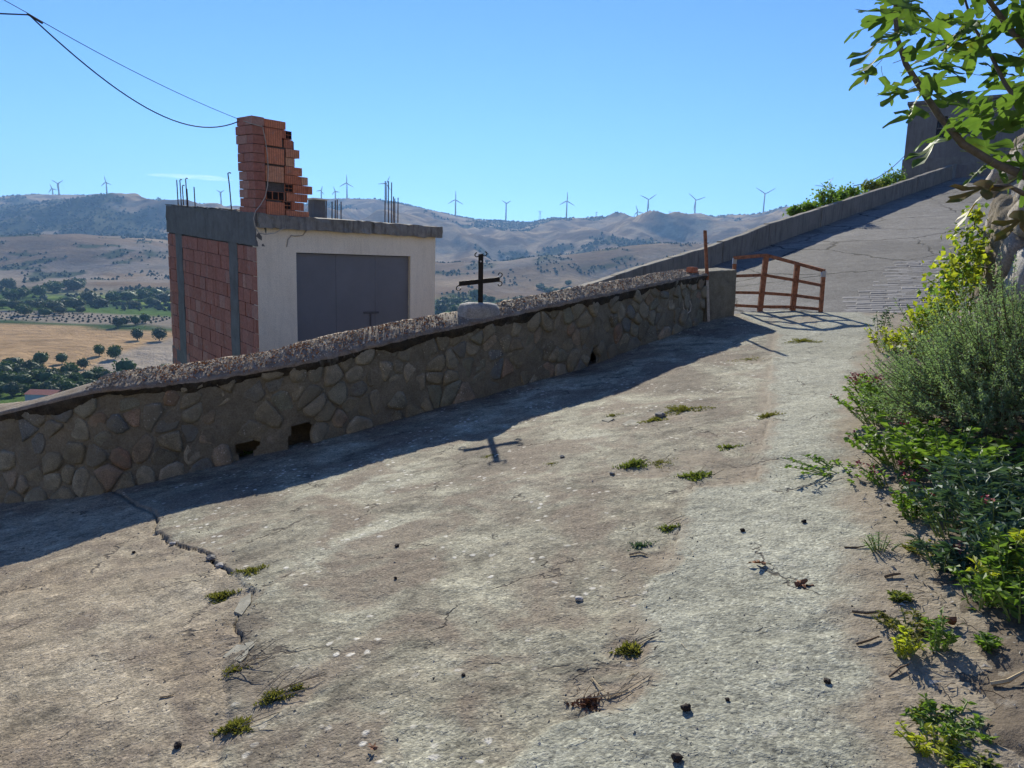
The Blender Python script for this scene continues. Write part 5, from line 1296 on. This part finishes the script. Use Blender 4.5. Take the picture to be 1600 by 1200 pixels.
T_ = [(392, 896, .085, .035, 520, 'mosscl', 'wide mossy tuft at the end of the long crack', 0), (346, 931, .075, .04, 420, 'mosscl', 'round mossy tuft left of the cracked slab piece', 0), (366, 1050, .05, .03, 200, 'mosscl', 'dry straw-mixed tuft below the broken slab piece', 10), (428, 1088, .06, .04, 360, 'mosscl', 'mossy tuft with long dry straws lying across it', 12), (462, 1074, .04, .03, 200, 'mosscl', 'small moss patch right of the straws', 0), (368, 1135, .06, .045, 420, 'mosscl', 'lowest mossy tuft at the left of the paving', 2), (985, 1012, .045, .05, 260, 'mosscl', 'tuft in the hollow of the path seam', 3), (922, 1094, .055, .04, 200, 'deadleaf', 'brown withered tuft in the sandy hollow', 7), (1044, 826, .055, .035, 200, 'grass', 'small green tuft on the path seam', 2), (1001, 849, .07, .035, 130, 'greyleaf', 'low leafy green weed lying beside a pale stick', 0), (1065, 640, .22, .045, 800, 'mosscl', 'largest mossy patch among white stone flakes', 0), (1022, 656, .12, .04, 360, 'mosscl', 'mossy patch just left of the largest one', 0), (990, 728, .10, .06, 320, 'grass', 'grassy tuft left of the sandy hollows', 3), (1030, 724, .14, .03, 260, 'mosscl', 'dry moss smear right of the grassy tuft', 2), (1086, 745, .10, .055, 320, 'grass', 'green tuft in the sandy hollow by the seam', 3), (1138, 699, .08, .04, 220, 'grass', 'small tuft at the upper lip of the sandy hollow', 0), (1200, 651, .09, .05, 240, 'mosscl', 'tuft on the seam halfway to the railing', 0), (1254, 534, .22, .05, 500, 'mosscl', 'moss patch on the paving in front of the railing', 0), (1172, 561, .24, .03, 300, 'mosscl', 'flat moss patch beside the shadow of the stake', 0), (762, 713, .09, .02, 220, 'mosscl', 'moss patch inside the shadow of the cross', 0), (862, 726, .07, .02, 160, 'mosscl', 'thin moss beside pale flakes right of the cross shadow', 0), (957, 650, .08, .03, 160, 'mosscl', 'thin tuft at the left of the flaked paving', 0), (388, 708, .06, .07, 40, 'valerian', 'green sprig growing out of the drain hole in the wall', 0)]
for i, t in enumerate(T_): tuft(*t[:7], 200 + i, straw=t[7])
def lump(name, px, py, r, mat, label, cat, flat=.7, surf=None, group=None, elong=1.0):
    p = (surf or G)(px, py); bm = bmesh.new(); bmesh.ops.create_icosphere(bm, subdivisions=2, radius=1); rr = random.Random(px * 7 + py)
    a = rr.uniform(0, 6.28); ph = [rr.uniform(0, 6) for _ in range(3)]
    for v in bm.verts:
        k = 1 + .22 * math.sin(3 * v.co.x + ph[0]) * math.cos(4 * v.co.y + ph[1]) + .12 * math.sin(7 * v.co.z + 5 * v.co.x + ph[2])
        q = v.co * k * r; q = Vector((q.x * elong, q.y, q.z * flat)); v.co = Vector((q.x * math.cos(a) - q.y * math.sin(a), q.x * math.sin(a) + q.y * math.cos(a), q.z + r * flat * .75))
    me = bpy.data.meshes.new(name); bm.to_mesh(me); bm.free(); me.materials.append(M[mat]); o = link(name, me); o.location = p; tag(o, label, cat, group); return o
for x, y, r, lb in [(1071, 1117, .017, 'largest black lump on the path low in the picture'), (1057, 1193, .018, 'dark brown lump at the bottom edge of the picture'), (1292, 1070, .012, 'flat black chip on the path right of the largest lump'), (1256, 819, .014, 'black lump on the path left of the planting bed'), (1160, 832, .014, 'brown lump left of the black one on the path'), (620, 855, .014, 'black lump on the bare paving under the wall shadow'), (618, 905, .010, 'small black speck below the lump on the bare paving'), (724, 1051, .008, 'tiny black speck in the middle of the foreground'), (278, 1163, .016, 'dark crumb cluster at the lower left'), (209, 862, .013, 'dark crumb near the shadow edge at the left'), (1136, 1101, .008, 'tiny dark crumb right of the largest lump')]:
    lump('dark_lump', x, y, r, 'dark', lb, 'dropping', .7)
for x, y, r, lb in [(330, 872, .035, 'loose broken concrete piece on the long crack'), (345, 884, .03, 'smaller broken concrete piece below the crack bend'), (956, 743, .02, 'white pebble left of the grassy tuft'), (878, 716, .022, 'pale pebble right of the cross shadow'), (1031, 650, .05, 'white flat stone in the mossy patch'), (905, 935, .02, 'grey pebble on the brown stained paving'), (240, 832, .02, 'crumb of concrete at the shadow edge on the crack'), (270, 850, .022, 'crumb of concrete further down the crack')]:
    lump('loose_stone', x, y, r, 'pebble', lb, 'stone', .5)
def flake(px, py, pts, label, th=.006):
    P = [G(px + a, py + b) for a, b in pts]; n = len(P); V = [(q.x, q.y, q.z - .02) for q in P] + [(q.x, q.y, q.z + th) for q in P]
    Fs = [tuple(range(n, 2 * n))] + [(i, (i + 1) % n, n + (i + 1) % n, n + i) for i in range(n)]
    o = MB().add(V, Fs).build('slab_fragment', M['slabbit']); tag(o, label, 'fragment')
flake(372, 1022, [(-24, 4), (-2, -14), (18, -8), (14, 8), (4, 16)], 'pale broken slab piece on the left of the paving')
flake(388, 1012, [(-6, -4), (8, -6), (10, 0), (2, 8)], 'narrow slab sliver beside the larger broken piece')
flake(380, 950, [(-14, 8), (-4, -12), (12, -22), (12, -4), (-2, 16)], 'cracked slab corner between the mossy tufts')
flake(985, 660, [(-14, 3), (0, -4), (18, -2), (10, 4)], 'white flake of paving left of the mossy patch')
flake(950, 655, [(-10, 2), (2, -3), (10, 0), (0, 4)], 'small pale flake at the left end of the flaked paving')
def twig(pts, r, mat, label, surf=None, name='twig'):
    q = [(surf or G)(x, y) + Vector((0, 0, r * 1.2 + dz)) for x, y, dz in pts]
    tag(MB().tube(q, [r] * (len(q) - 1) + [r * .6], 5).build(name, M[mat]), label, 'twig')
twig([(1333, 945, 0), (1355, 949, .004), (1385, 948, .006)], .006, 'twig', 'dark stick lying from the soil onto the path', bedp)
twig([(1340, 992, 0), (1360, 988, .004), (1375, 983, .004)], .005, 'twig', 'shorter stick below the dark one at the path edge', bedp)
twig([(1320, 846, 0), (1340, 847, 0), (1362, 845, .004)], .004, 'twig', 'thin straight stick touching the feathery tuft', bedp)
twig([(1392, 1040, 0), (1408, 1030, .006), (1422, 1026, .01)], .005, 'twig', 'stick below the yellow-green seedling', bedp)
twig([(1383, 892, 0), (1396, 891, .004), (1408, 890, .004)], .007, 'twig', 'stubby brown stick on the soil', bedp)
twig([(1550, 1058, 0), (1575, 1062, .01), (1600, 1048, .01)], .008, 'straw', 'pale crooked root lying at the right edge', bedp)
twig([(1462, 872, 0), (1490, 878, .01), (1520, 862, .01)], .004, 'straw', 'long straw across the soil in front of the spurge', bedp)
twig([(983, 866, 0), (1000, 864, .004), (1011, 866, .002)], .007, 'straw', 'short pale stick beside the low leafy weed')
twig([(925, 1055, 0), (935, 1070, .01), (945, 1082, .012)], .003, 'straw', 'straw stalk standing over the sandy hollow')
twig([(250, 1090, 0), (262, 1088, 0), (272, 1085, 0)], .004, 'straw', 'pale straw bit on the sandy lower left')
def dead_leaf(px, py, s, label):
    p = G(px, py); me = fig_leaf(px, M['deadleaf']); o = link('fallen_leaf', me); o.location = p + Vector((0, 0, .012)); o.scale = (s, s, s * 2.2); o.rotation_euler = (.2, .15, px); tag(o, label, 'leaf')
dead_leaf(1195, 889, .07, 'curled brown leaf on the path'); dead_leaf(1242, 918, .075, 'fallen reddish leaf lower right of the curled one')
dead_leaf(1490, 985, .08, 'dry round leaf on the soil'); dead_leaf(585, 1172, .04, 'tiny dry leaf at the bottom of the paving')
def build_bed_litter():
    rng = np.random.default_rng(77); mb = MB(); root = None
    n = 1100; ya = rng.uniform(1.6, 8, n); xa = np.interp(ya, [p.y for p in BED][::-1], [p.x for p in BED][::-1]) + np.abs(rng.normal(size=n)) * .55 - .05; za = np.maximum(bed_z(xa, ya), terrace_z(xa, ya)) + .006
    for x, y, z in zip(xa, ya, za):
        a = rng.uniform(0, 6.28); L = rng.uniform(.02, .09); k = 0 if rng.uniform() < .45 else 1
        if rng.uniform() < .5: mb.tube([(x, y, z), (x + math.cos(a) * L * .5, y + math.sin(a) * L * .5, z + .01), (x + math.cos(a) * L, y + math.sin(a) * L, z + .004)], .0016, 3, k)
        else:
            r = rng.uniform(.004, .012); q = [np.array([x, y, z]) + rng.normal(size=3) * r * [1, 1, .5] for _ in range(4)]; mb.add(q, [(0, 1, 2), (0, 2, 3), (0, 3, 1), (1, 3, 2)], 2)
    o = mb.build('bed_litter', [M['straw'], M['twig'], M['pebble']]); tag(o, 'straw, twig bits and grit strewn over the planting bed', 'litter', None, 'stuff')
    mb = MB()
    pts = [gnd(px, py) for px, py in zip(rng.uniform(-40, 1400, 2600), 560 + 700 * rng.uniform(size=2600) ** .8) if py > 800 - .29 * px]
    X = np.array([p.x for p in pts]); Y = np.array([p.y for p in pts]); Z_ = terrace_z(X, Y); ok = bed_side(X, Y) < 0
    for x, y, z in zip(X[ok], Y[ok], Z_[ok]):
        r = rng.uniform(.0012, .0042) * (1.9 if rng.uniform() < .06 else 1); a = rng.uniform(0, 6.28); ca, sa = math.cos(a) * r, math.sin(a) * r; e = rng.uniform(.5, 1)
        q = [(x + ca, y + sa, z), (x - sa * e, y + ca * e, z), (x - ca, y - sa, z), (x + sa * e, y - ca * e, z), (x, y, z + r * .9)]
        mb.add(q, [(0, 1, 4), (1, 2, 4), (2, 3, 4), (3, 0, 4)], int(rng.choice([0, 1, 2], p=[.35, .5, .15])))
    o = mb.build('paving_grit', [M['chip_w'], M['chip_g'], M['dark']]); tag(o, 'loose grit scattered over the concrete paving', 'grit', None, 'stuff')
build_bed_litter()
def build_seam_litter():
    rng = np.random.default_rng(88); mb = MB(); src = [(x, y, .10) for x, y in SEAM[1:13]] + [(x, y, r * .7) for x, y, r in HOLL] + [(x, y, .06) for x, y in CR[4:] + CR2]
    n = 620; idx = rng.integers(0, len(src), n); X = np.array([src[i][0] for i in idx]) + rng.normal(size=n) * [src[i][2] for i in idx]; Y = np.array([src[i][1] for i in idx]) + rng.normal(size=n) * np.array([src[i][2] for i in idx]) * 1.5
    Z = terrace_z(X, Y)
    for x, y, z in zip(X, Y, Z):
        a = rng.uniform(0, 6.28); L = rng.uniform(.012, .05)
        if rng.uniform() < .6: mb.tube([(x, y, z + .002), (x + math.cos(a) * L, y + math.sin(a) * L, z + .006)], .0011, 3, int(rng.integers(0, 2)))
        else:
            r = rng.uniform(.003, .010); mb.add([(x + r, y, z), (x - r * .4, y + r * .8, z), (x - r * .6, y - r * .7, z), (x, y, z + r * .7)], [(0, 1, 3), (1, 2, 3), (2, 0, 3)], 2)
    tag(mb.build('seam_litter', [M['straw'], M['twig'], M['slabbit']]), 'dry stalks and crumbs gathered along the seam and crack of the paving', 'litter', None, 'stuff')
build_seam_litter()

# ============================================================ THE VALLEY
def tree_mesh(seed, n=420, mat='crown'):
    rng = np.random.default_rng(seed); lob = unit(rng.normal(size=(7, 3))) * [.34, .34, .30]; rad = rng.uniform(.55, .75, 7); Pq, Dq = [], []
    idx = rng.integers(0, 7, n); d = unit(rng.normal(size=(n, 3))); P = lob[idx] + d * rad[idx][:, None] * rng.uniform(.75, 1.05, (n, 1)); P[:, 2] = np.maximum(P[:, 2], -.8)
    V = leaf_quads(P, d + rng.normal(size=(n, 3)) * .5, .24, .11, rng, .2, .2).reshape(-1, 3); Q = np.arange(len(V)).reshape(-1, 4)
    bm = bmesh.new(); bmesh.ops.create_icosphere(bm, subdivisions=2, radius=.86)
    cv = np.array([list(v.co) for v in bm.verts]); cv = cv * (1 + .18 * np.sin(cv[:, :1] * 5 + seed) * np.cos(cv[:, 1:2] * 4)) * [1, 1, .9]; cf = np.array([[v.index for v in f.verts] for f in bm.faces]); bm.free()
    me = bpy.data.meshes.new('crown'); me.from_pydata([tuple(v) for v in np.concatenate([V, cv])], [], [tuple(q) for q in Q] + [tuple(f + len(V)) for f in cf]); me.materials.append(M[mat]); me.update(); return me
CR_M = [tree_mesh(s, 420, 'crown') for s in range(4)] + [tree_mesh(s + 9, 420, 'crown2') for s in range(3)]
TRUNK = MB().tube([(0, 0, -.35), (.03, .02, .25), (0, 0, .6), (.05, 0, 1.0)], [.14, .11, .10, .06], 6).mesh('trunk', M['bark'], True)
def tree(px, py, hpx, label, group, name='olive_tree', asp=1.0, var=None, rr=random.Random(3)):
    """base at the pixel where it meets the ground, height in pixels"""
    p = tgnd(px, py); h = hpx * 1.2 / F * p.y
    o = empty(name, p, label, 'tree', group)
    c = bpy.data.objects.new('crown', CR_M[rr.randrange(7) if var is None else var]); COL.objects.link(c); c.parent = o
    R_ = h * .5 * asp; c.scale = (R_, R_, h * .46); c.location = (0, 0, h * .55); c.rotation_euler.z = rr.uniform(0, 6.28)
    t = bpy.data.objects.new('trunk', TRUNK); COL.objects.link(t); t.parent = o; t.scale = (h * .30,) * 2 + (h * .34,)
    return o
rr = random.Random(17)
def zone(x, y, xs, names, ymid, rows):
    i = sum(x > v for v in xs); return names[i] + ', ' + rows[0 if y < ymid else 1]
for px, py, h, lb in [(249, 533, 18, 'largest round olive tree on the dry field beside the garage'), (215, 532, 16, 'round olive tree on the dry field left of the largest'), (180, 561, 18, 'right tree of the lower pair on the dry field'), (155, 556, 15, 'left tree of the lower pair on the dry field'), (131, 577, 15, 'olive tree at the lower edge of the dry field, left of the pair'), (184, 512, 15, 'leftmost tree of the hedge row above the dry field'), (195, 509, 11, 'second tree of the hedge row above the dry field'), (212, 508, 13, 'third tree of the hedge row above the dry field'), (227, 505, 13, 'tree at the right end of the hedge row near the garage'), (198, 592, 28, 'tall light green tree just above the wall left of the garage'), (97, 569, 15, 'olive tree at the top edge of the grove behind the wall'), (64, 572, 20, 'broad olive tree at the top of the grove, left of the others')]:
    tree(px, py, h, lb, 'trees on the dry field', 'field_tree', 1.0, 5 if 'light green' in lb else None)
g1 = 'grey-green olive tree of the dense grove beyond the wall at lower left'
for x, y in [(8, 575), (30, 580), (45, 588), (12, 592), (35, 600), (70, 590), (90, 596), (105, 585), (115, 600), (135, 592), (150, 598), (165, 588), (178, 598), (140, 582), (60, 600), (20, 565), (85, 580), (155, 580), (185, 584), (-15, 585), (-20, 600), (120, 590), (50, 575), (75, 603), (100, 606), (130, 606), (0, 605), (215, 590), (250, 580), (262, 575), (25, 574), (55, 583), (80, 586), (5, 583), (38, 592), (110, 578), (98, 590), (125, 598), (145, 604), (160, 606), (185, 596), (172, 604), (65, 580), (18, 604), (88, 607)]:
    tree(x + rr.uniform(-4, 4), y + 14 + rr.uniform(-3, 3), rr.uniform(15, 23), 'grove olive tree ' + zone(x, y, (25, 75, 120, 160, 200), ('at the left picture edge', 'left of the red farmhouse roof', 'around the red farmhouse roof', 'below the lower pair of field trees', 'beside the tall light green tree', 'between that tree and the garage'), 588, ('back row', 'front row')), 'olive grove trees', asp=rr.uniform(1.0, 1.35))
g2 = 'dark tree of the belt across the valley floor at left'
for x, y in [(5, 482), (25, 487), (50, 480), (60, 485), (75, 488), (85, 490), (98, 484), (108, 480), (118, 484), (40, 492), (95, 492), (70, 494), (138, 474), (150, 473), (178, 471), (190, 470), (200, 473), (210, 480), (222, 472), (235, 478), (245, 478), (258, 476), (215, 468), (240, 468), (252, 470), (160, 480), (128, 490), (115, 456), (122, 447), (128, 452), (108, 452), (15, 470), (35, 465), (60, 462), (85, 458), (10, 455)]:
    tree(x + rr.uniform(-3, 3), y + rr.uniform(-2, 2), rr.uniform(8, 17), 'dark valley belt tree ' + zone(x, y, (45, 90, 130, 185, 230), ('at the left picture edge', 'a little in from the left edge', 'above the orchard rows', 'in the gap of the belt', 'above the hedge row of field trees', 'beside the garage brick wall'), 474, ('far side', 'near side')), 'valley belt trees', 'valley_tree', rr.uniform(1.2, 1.7), rr.choice((0, 1, 4, 5)))
g3 = 'dark tree on the valley floor near the iron cross'
for x, y in [(688, 478), (697, 476), (712, 478), (745, 468), (757, 470), (765, 474), (783, 478), (800, 480), (812, 478), (825, 476), (705, 486), (732, 483), (690, 490), (715, 492)]:
    tree(x + rr.uniform(-2, 2), y, rr.uniform(8, 15), 'dark valley tree seen ' + zone(x, y, (700, 738, 775), ('just right of the garage corner', 'left of the cross plinth', 'behind the foot of the cross', 'right of the cross plinth'), 480, ('higher up', 'low by the wall')), 'trees by the cross', 'valley_tree', rr.uniform(1.1, 1.5), rr.choice((0, 4, 5)))
g4 = 'small tree in the row on the brown slope right of the cross'
for x, y in [(842, 452), (848, 455), (854, 458), (862, 456), (871, 458), (880, 457), (888, 447), (845, 450), (858, 460), (866, 460)]:
    tree(x, y, rr.uniform(6, 9), g4, 'trees on the brown slope', 'slope_tree', 1.2)
def build_stuff():
    rng = np.random.default_rng(99)
    oc = np.array([(1, 0, 0), (-.5, .85, 0), (-.5, -.85, 0), (0, 0, .9), (0, 0, -.5)]); of = np.array([(0, 1, 3), (1, 2, 3), (2, 0, 3), (1, 0, 4), (2, 1, 4), (0, 2, 4)])
    def scat(name, X, Y, s, mat, label):
        Z = ht(X, Y) + s * .35; n = len(X); a = rng.uniform(0, 6.28, n); c, s_ = np.cos(a), np.sin(a)
        B_ = oc[None] * s[:, None, None] * rng.uniform(.7, 1.3, (n, 5, 1)); Vx = B_[..., 0] * c[:, None] - B_[..., 1] * s_[:, None]; Vy = B_[..., 0] * s_[:, None] + B_[..., 1] * c[:, None]
        V = np.stack([Vx + X[:, None], Vy + Y[:, None], B_[..., 2] + Z[:, None]], -1).reshape(-1, 3); Q = (of[None] + (np.arange(n) * 5)[:, None, None]).reshape(-1, 3)
        tag(link(name, np_mesh(name, V, Q, mat, False)), label, 'woodland', None, 'stuff')
    k = rng.uniform(-.95, .75, 60000); Y = rng.uniform(1550, 3320, 60000); X = k * Y
    m1 = fbm(X / 260, Y / 330, 61, 5); m2 = fbm(X / 45, Y / 60, 62, 4); keep = (m1 * .72 + m2 * .28 > .575) & (rng.uniform(size=60000) < .5)
    scat('distant_woodland', X[keep], Y[keep], rng.uniform(2.5, 6, keep.sum()), M['wood_far'], 'dark scrub and woods on the far hillsides')
    k = rng.uniform(-.95, .75, 2500); Y = rng.uniform(3260, 3330, 2500); X = k * Y; kp = fbm(X / 150, Y * 0 + 3, 5, 3) > .46
    scat('ridge_woodland', X[kp], Y[kp], rng.uniform(3, 7, kp.sum()), M['wood_far'], 'line of trees along the far ridge')
    k = rng.uniform(-.8, .6, 9000); Y = rng.uniform(820, 1480, 9000); X = k * Y; kp = (fbm(X / 60, Y / 60, 51, 4) > .60) & (fbm(X / 420 + 9, Y / 420, 53, 5) > .46)
    scat('hill_scrub', X[kp], Y[kp], rng.uniform(1.2, 3.2, kp.sum()), M['wood_far'], 'scrub clumps dotted over the brown middle hill')
    gx, gy = np.meshgrid(np.arange(-390, -150, 6.5), np.arange(455, 515, 7.5)); X = (gx + gy * -.15).ravel() + rng.uniform(-.8, .8, gx.size); Y = gy.ravel() + rng.uniform(-.8, .8, gx.size)
    scat('orchard_rows', X, Y, rng.uniform(.7, 1.3, len(X)), M['wood_far'], 'rows of small orchard trees on grey soil at left')
    n = 1500; k = rng.uniform(-.75, .1, n); Y = rng.uniform(560, 860, n); X = k * Y; kp = fbm(X / 30, Y / 30, 57, 4) > .5
    scat('valley_scrub', X[kp], Y[kp], rng.uniform(1.5, 3.6, kp.sum()), M['wood_far'], 'low bushes mixed along the green valley floor')
build_stuff()
def build_farmhouse():
    p = tgnd(62, 630); w = 46 / F * p.y; root = empty('farmhouse', p, 'small farmhouse with red tiled roof beyond the wall at far left', 'house'); x, y, z = p
    d = w * .35; h = 2.4; MB().box((x, y + d, z + h / 2), (w / 2, 0, 0), (0, d, 0), (0, 0, h / 2)).build('wall', M['white'], root)
    e = .25; r = 1.0; V = [(x - w / 2 - e, y - e, z + h), (x + w / 2 + e, y - e, z + h), (x + w / 2 + e, y + 2 * d + e, z + h), (x - w / 2 - e, y + 2 * d + e, z + h), (x - w / 2 - e, y + d, z + h + r), (x + w / 2 + e, y + d, z + h + r)]
    MB().add(V, [(0, 1, 5, 4), (2, 3, 4, 5), (0, 4, 3), (1, 2, 5), (0, 3, 2, 1)]).build('roof', M['tile'], root)
build_farmhouse()
# ------------------------------------------------------------ wind turbines on the ridge
def turbine(px, hub, base, blade, ang, label):
    Y = 3290.0; H = at(px, hub, Y); b = float(ht(H.x, Y)) - 4; root = empty('wind_turbine', (H.x, Y, b), label, 'turbine', 'wind turbines along the ridge'); k = Y / F
    MB().tube([(H.x, Y, b), (H.x, Y, (b + H.z) / 2), (H.x, Y, H.z)], [3.6, 3.0, 2.2], 8).build('tower', M['turbine'], root, True)
    MB().box((H.x, Y, H.z), (1.8, 0, 0), (0, 5, 0), (0, 0, 1.8)).build('nacelle', M['turbine'], root)
    L = blade * k
    for i in range(3):
        a = math.radians(ang + 120 * i); u = Vector((math.sin(a), 0, math.cos(a))); s = Vector((u.z, 0, -u.x)); o = Vector((H.x, Y - 5.5, H.z))
        V = [o + s * -1.4, o + s * 1.4, o + u * L * .25 + s * 3.0, o + u * L + s * 1.0, o + u * L - s * .7, o + u * L * .25 - s * 1.4]; V = [v + Vector((0, t, 0)) for t in (-.4, .4) for v in V]
        MB().add(V, [(0, 1, 2, 3, 4, 5), (11, 10, 9, 8, 7, 6)] + [(j, j + 6, (j + 1) % 6 + 6, (j + 1) % 6) for j in range(6)]).build('blade', M['turbine'], root)
for t in [(82, 295, 306, 8, 340, 'small distant turbine at the far left, left of its taller neighbour'), (91, 287, 305, 10, 60, 'taller turbine of the pair at the far left of the ridge'), (166, 285, 303, 9, 350, 'turbine standing alone on the left summit'), (345, 301, 320, 7, 60, 'faint turbine just left of the brick stub'), (502, 298, 312, 7, 20, 'turbine peeping out right of the brick stub'), (524, 299, 312, 7, 340, 'small turbine left of the tall one behind the garage roof'), (542, 286, 310, 12, 0, 'tall turbine above the garage roof'), (604, 287, 312, 12, 25, 'turbine behind the right bundle of rebar'), (712, 312, 336, 13, 0, 'turbine left of the iron cross'), (791, 318, 345, 8, 60, 'turbine right of the iron cross'), (886, 314, 340, 13, 0, 'turbine standing alone with one blade straight up in mid ridge'), (996, 331, 342, 9, 340, 'small low turbine beside a taller one'), (1013, 312, 342, 14, 55, 'tall turbine with blades in a wide V'), (1087, 313, 342, 15, 70, 'turbine left of the rusty stake'), (1195, 303, 334, 17, 60, 'largest turbine near the road parapet'), (1290, 292, 315, 17, 35, 'turbine seen above the shrubs beyond the parapet')]: turbine(*t)
def pylon(px, top, label):
    Y = 3290.0; T = at(px, top, Y); b = float(ht(T.x, Y)) - 3; root = empty('pylon', (T.x, Y, b), label, 'pylon', 'lattice pylons on the ridge'); mb = MB(); h = T.z - b; w = h * .12
    for sx in (-1, 1): mb.tube([(T.x + sx * w, Y, b), (T.x + sx * w * .25, Y, T.z)], .55, 4)
    for k in range(5): z0, z1 = b + h * k / 5, b + h * (k + 1) / 5; w0, w1 = w * (1 - .15 * k), w * (1 - .15 * (k + 1)); mb.tube([(T.x - w0, Y, z0), (T.x + w1, Y, z1)], .35, 3).tube([(T.x + w0, Y, z0), (T.x - w1, Y, z1)], .35, 3)
    mb.build('lattice', M['steel'], root); MB().tube([(T.x - w * 1.7, Y, T.z - h * .05), (T.x, Y, T.z - h * .12), (T.x + w * 1.7, Y, T.z - h * .05)], .5, 4).build('cross_arm', M['steel'], root)
for p in [(844, 329, 'faint mast on the ridge between cross and mid turbine'), (932, 331, 'lattice pylon right of the lone mid-ridge turbine'), (1047, 330, 'lattice pylon between the two large right turbines')]: pylon(*p)
# ------------------------------------------------------------ the air
def build_haze():
    V0, V1 = Vector((-7200, -60, -62)), Vector((7200, 5650, 620)); mb = MB(); mb.box((V0 + V1) / 2, ((V1.x - V0.x) / 2, 0, 0), (0, (V1.y - V0.y) / 2, 0), (0, 0, (V1.z - V0.z) / 2))
    m = bpy.data.materials.new('thin blue air'); m.use_nodes = True; nt = m.node_tree; nt.nodes.clear(); o = nt.nodes.new('ShaderNodeOutputMaterial')
    pv = nd(nt, 'ShaderNodeVolumePrincipled', {'Color': (0.32, 0.58, 1.0, 1), 'Density': 0.00012, 'Anisotropy': 0.2}); nt.links.new(pv.outputs[0], o.inputs['Volume'])
    tag(mb.build('haze', m), 'thin blue haze over the valley', 'haze', None, 'stuff')
build_haze()

def build_cloud():
    c = at(290, 276, 15000); bm = bmesh.new()
    for dx, dz, sx, sz in ((-260, 12, 520, 34), (150, 0, 640, 40), (560, -34, 380, 24)):
        bmesh.ops.create_icosphere(bm, subdivisions=4, radius=1, matrix=Matrix.Translation((dx, 0, dz)) @ Matrix.Diagonal((sx, 260, sz, 1)))
    me = bpy.data.meshes.new('cloud'); bm.to_mesh(me); bm.free(); o = link('cloud', me); o.location = c
    m = bpy.data.materials.new('thin cloud'); m.use_nodes = True; nt = m.node_tree; nt.nodes.clear(); out = nt.nodes.new('ShaderNodeOutputMaterial')
    pv = nd(nt, 'ShaderNodeVolumePrincipled', {'Color': (1, 1, 1, 1), 'Density': 0.00045, 'Anisotropy': 0.5}); nt.links.new(pv.outputs[0], out.inputs['Volume']); me.materials.append(m)
    tag(o, 'thin white streak of cloud low above the left ridge', 'cloud')
build_cloud()
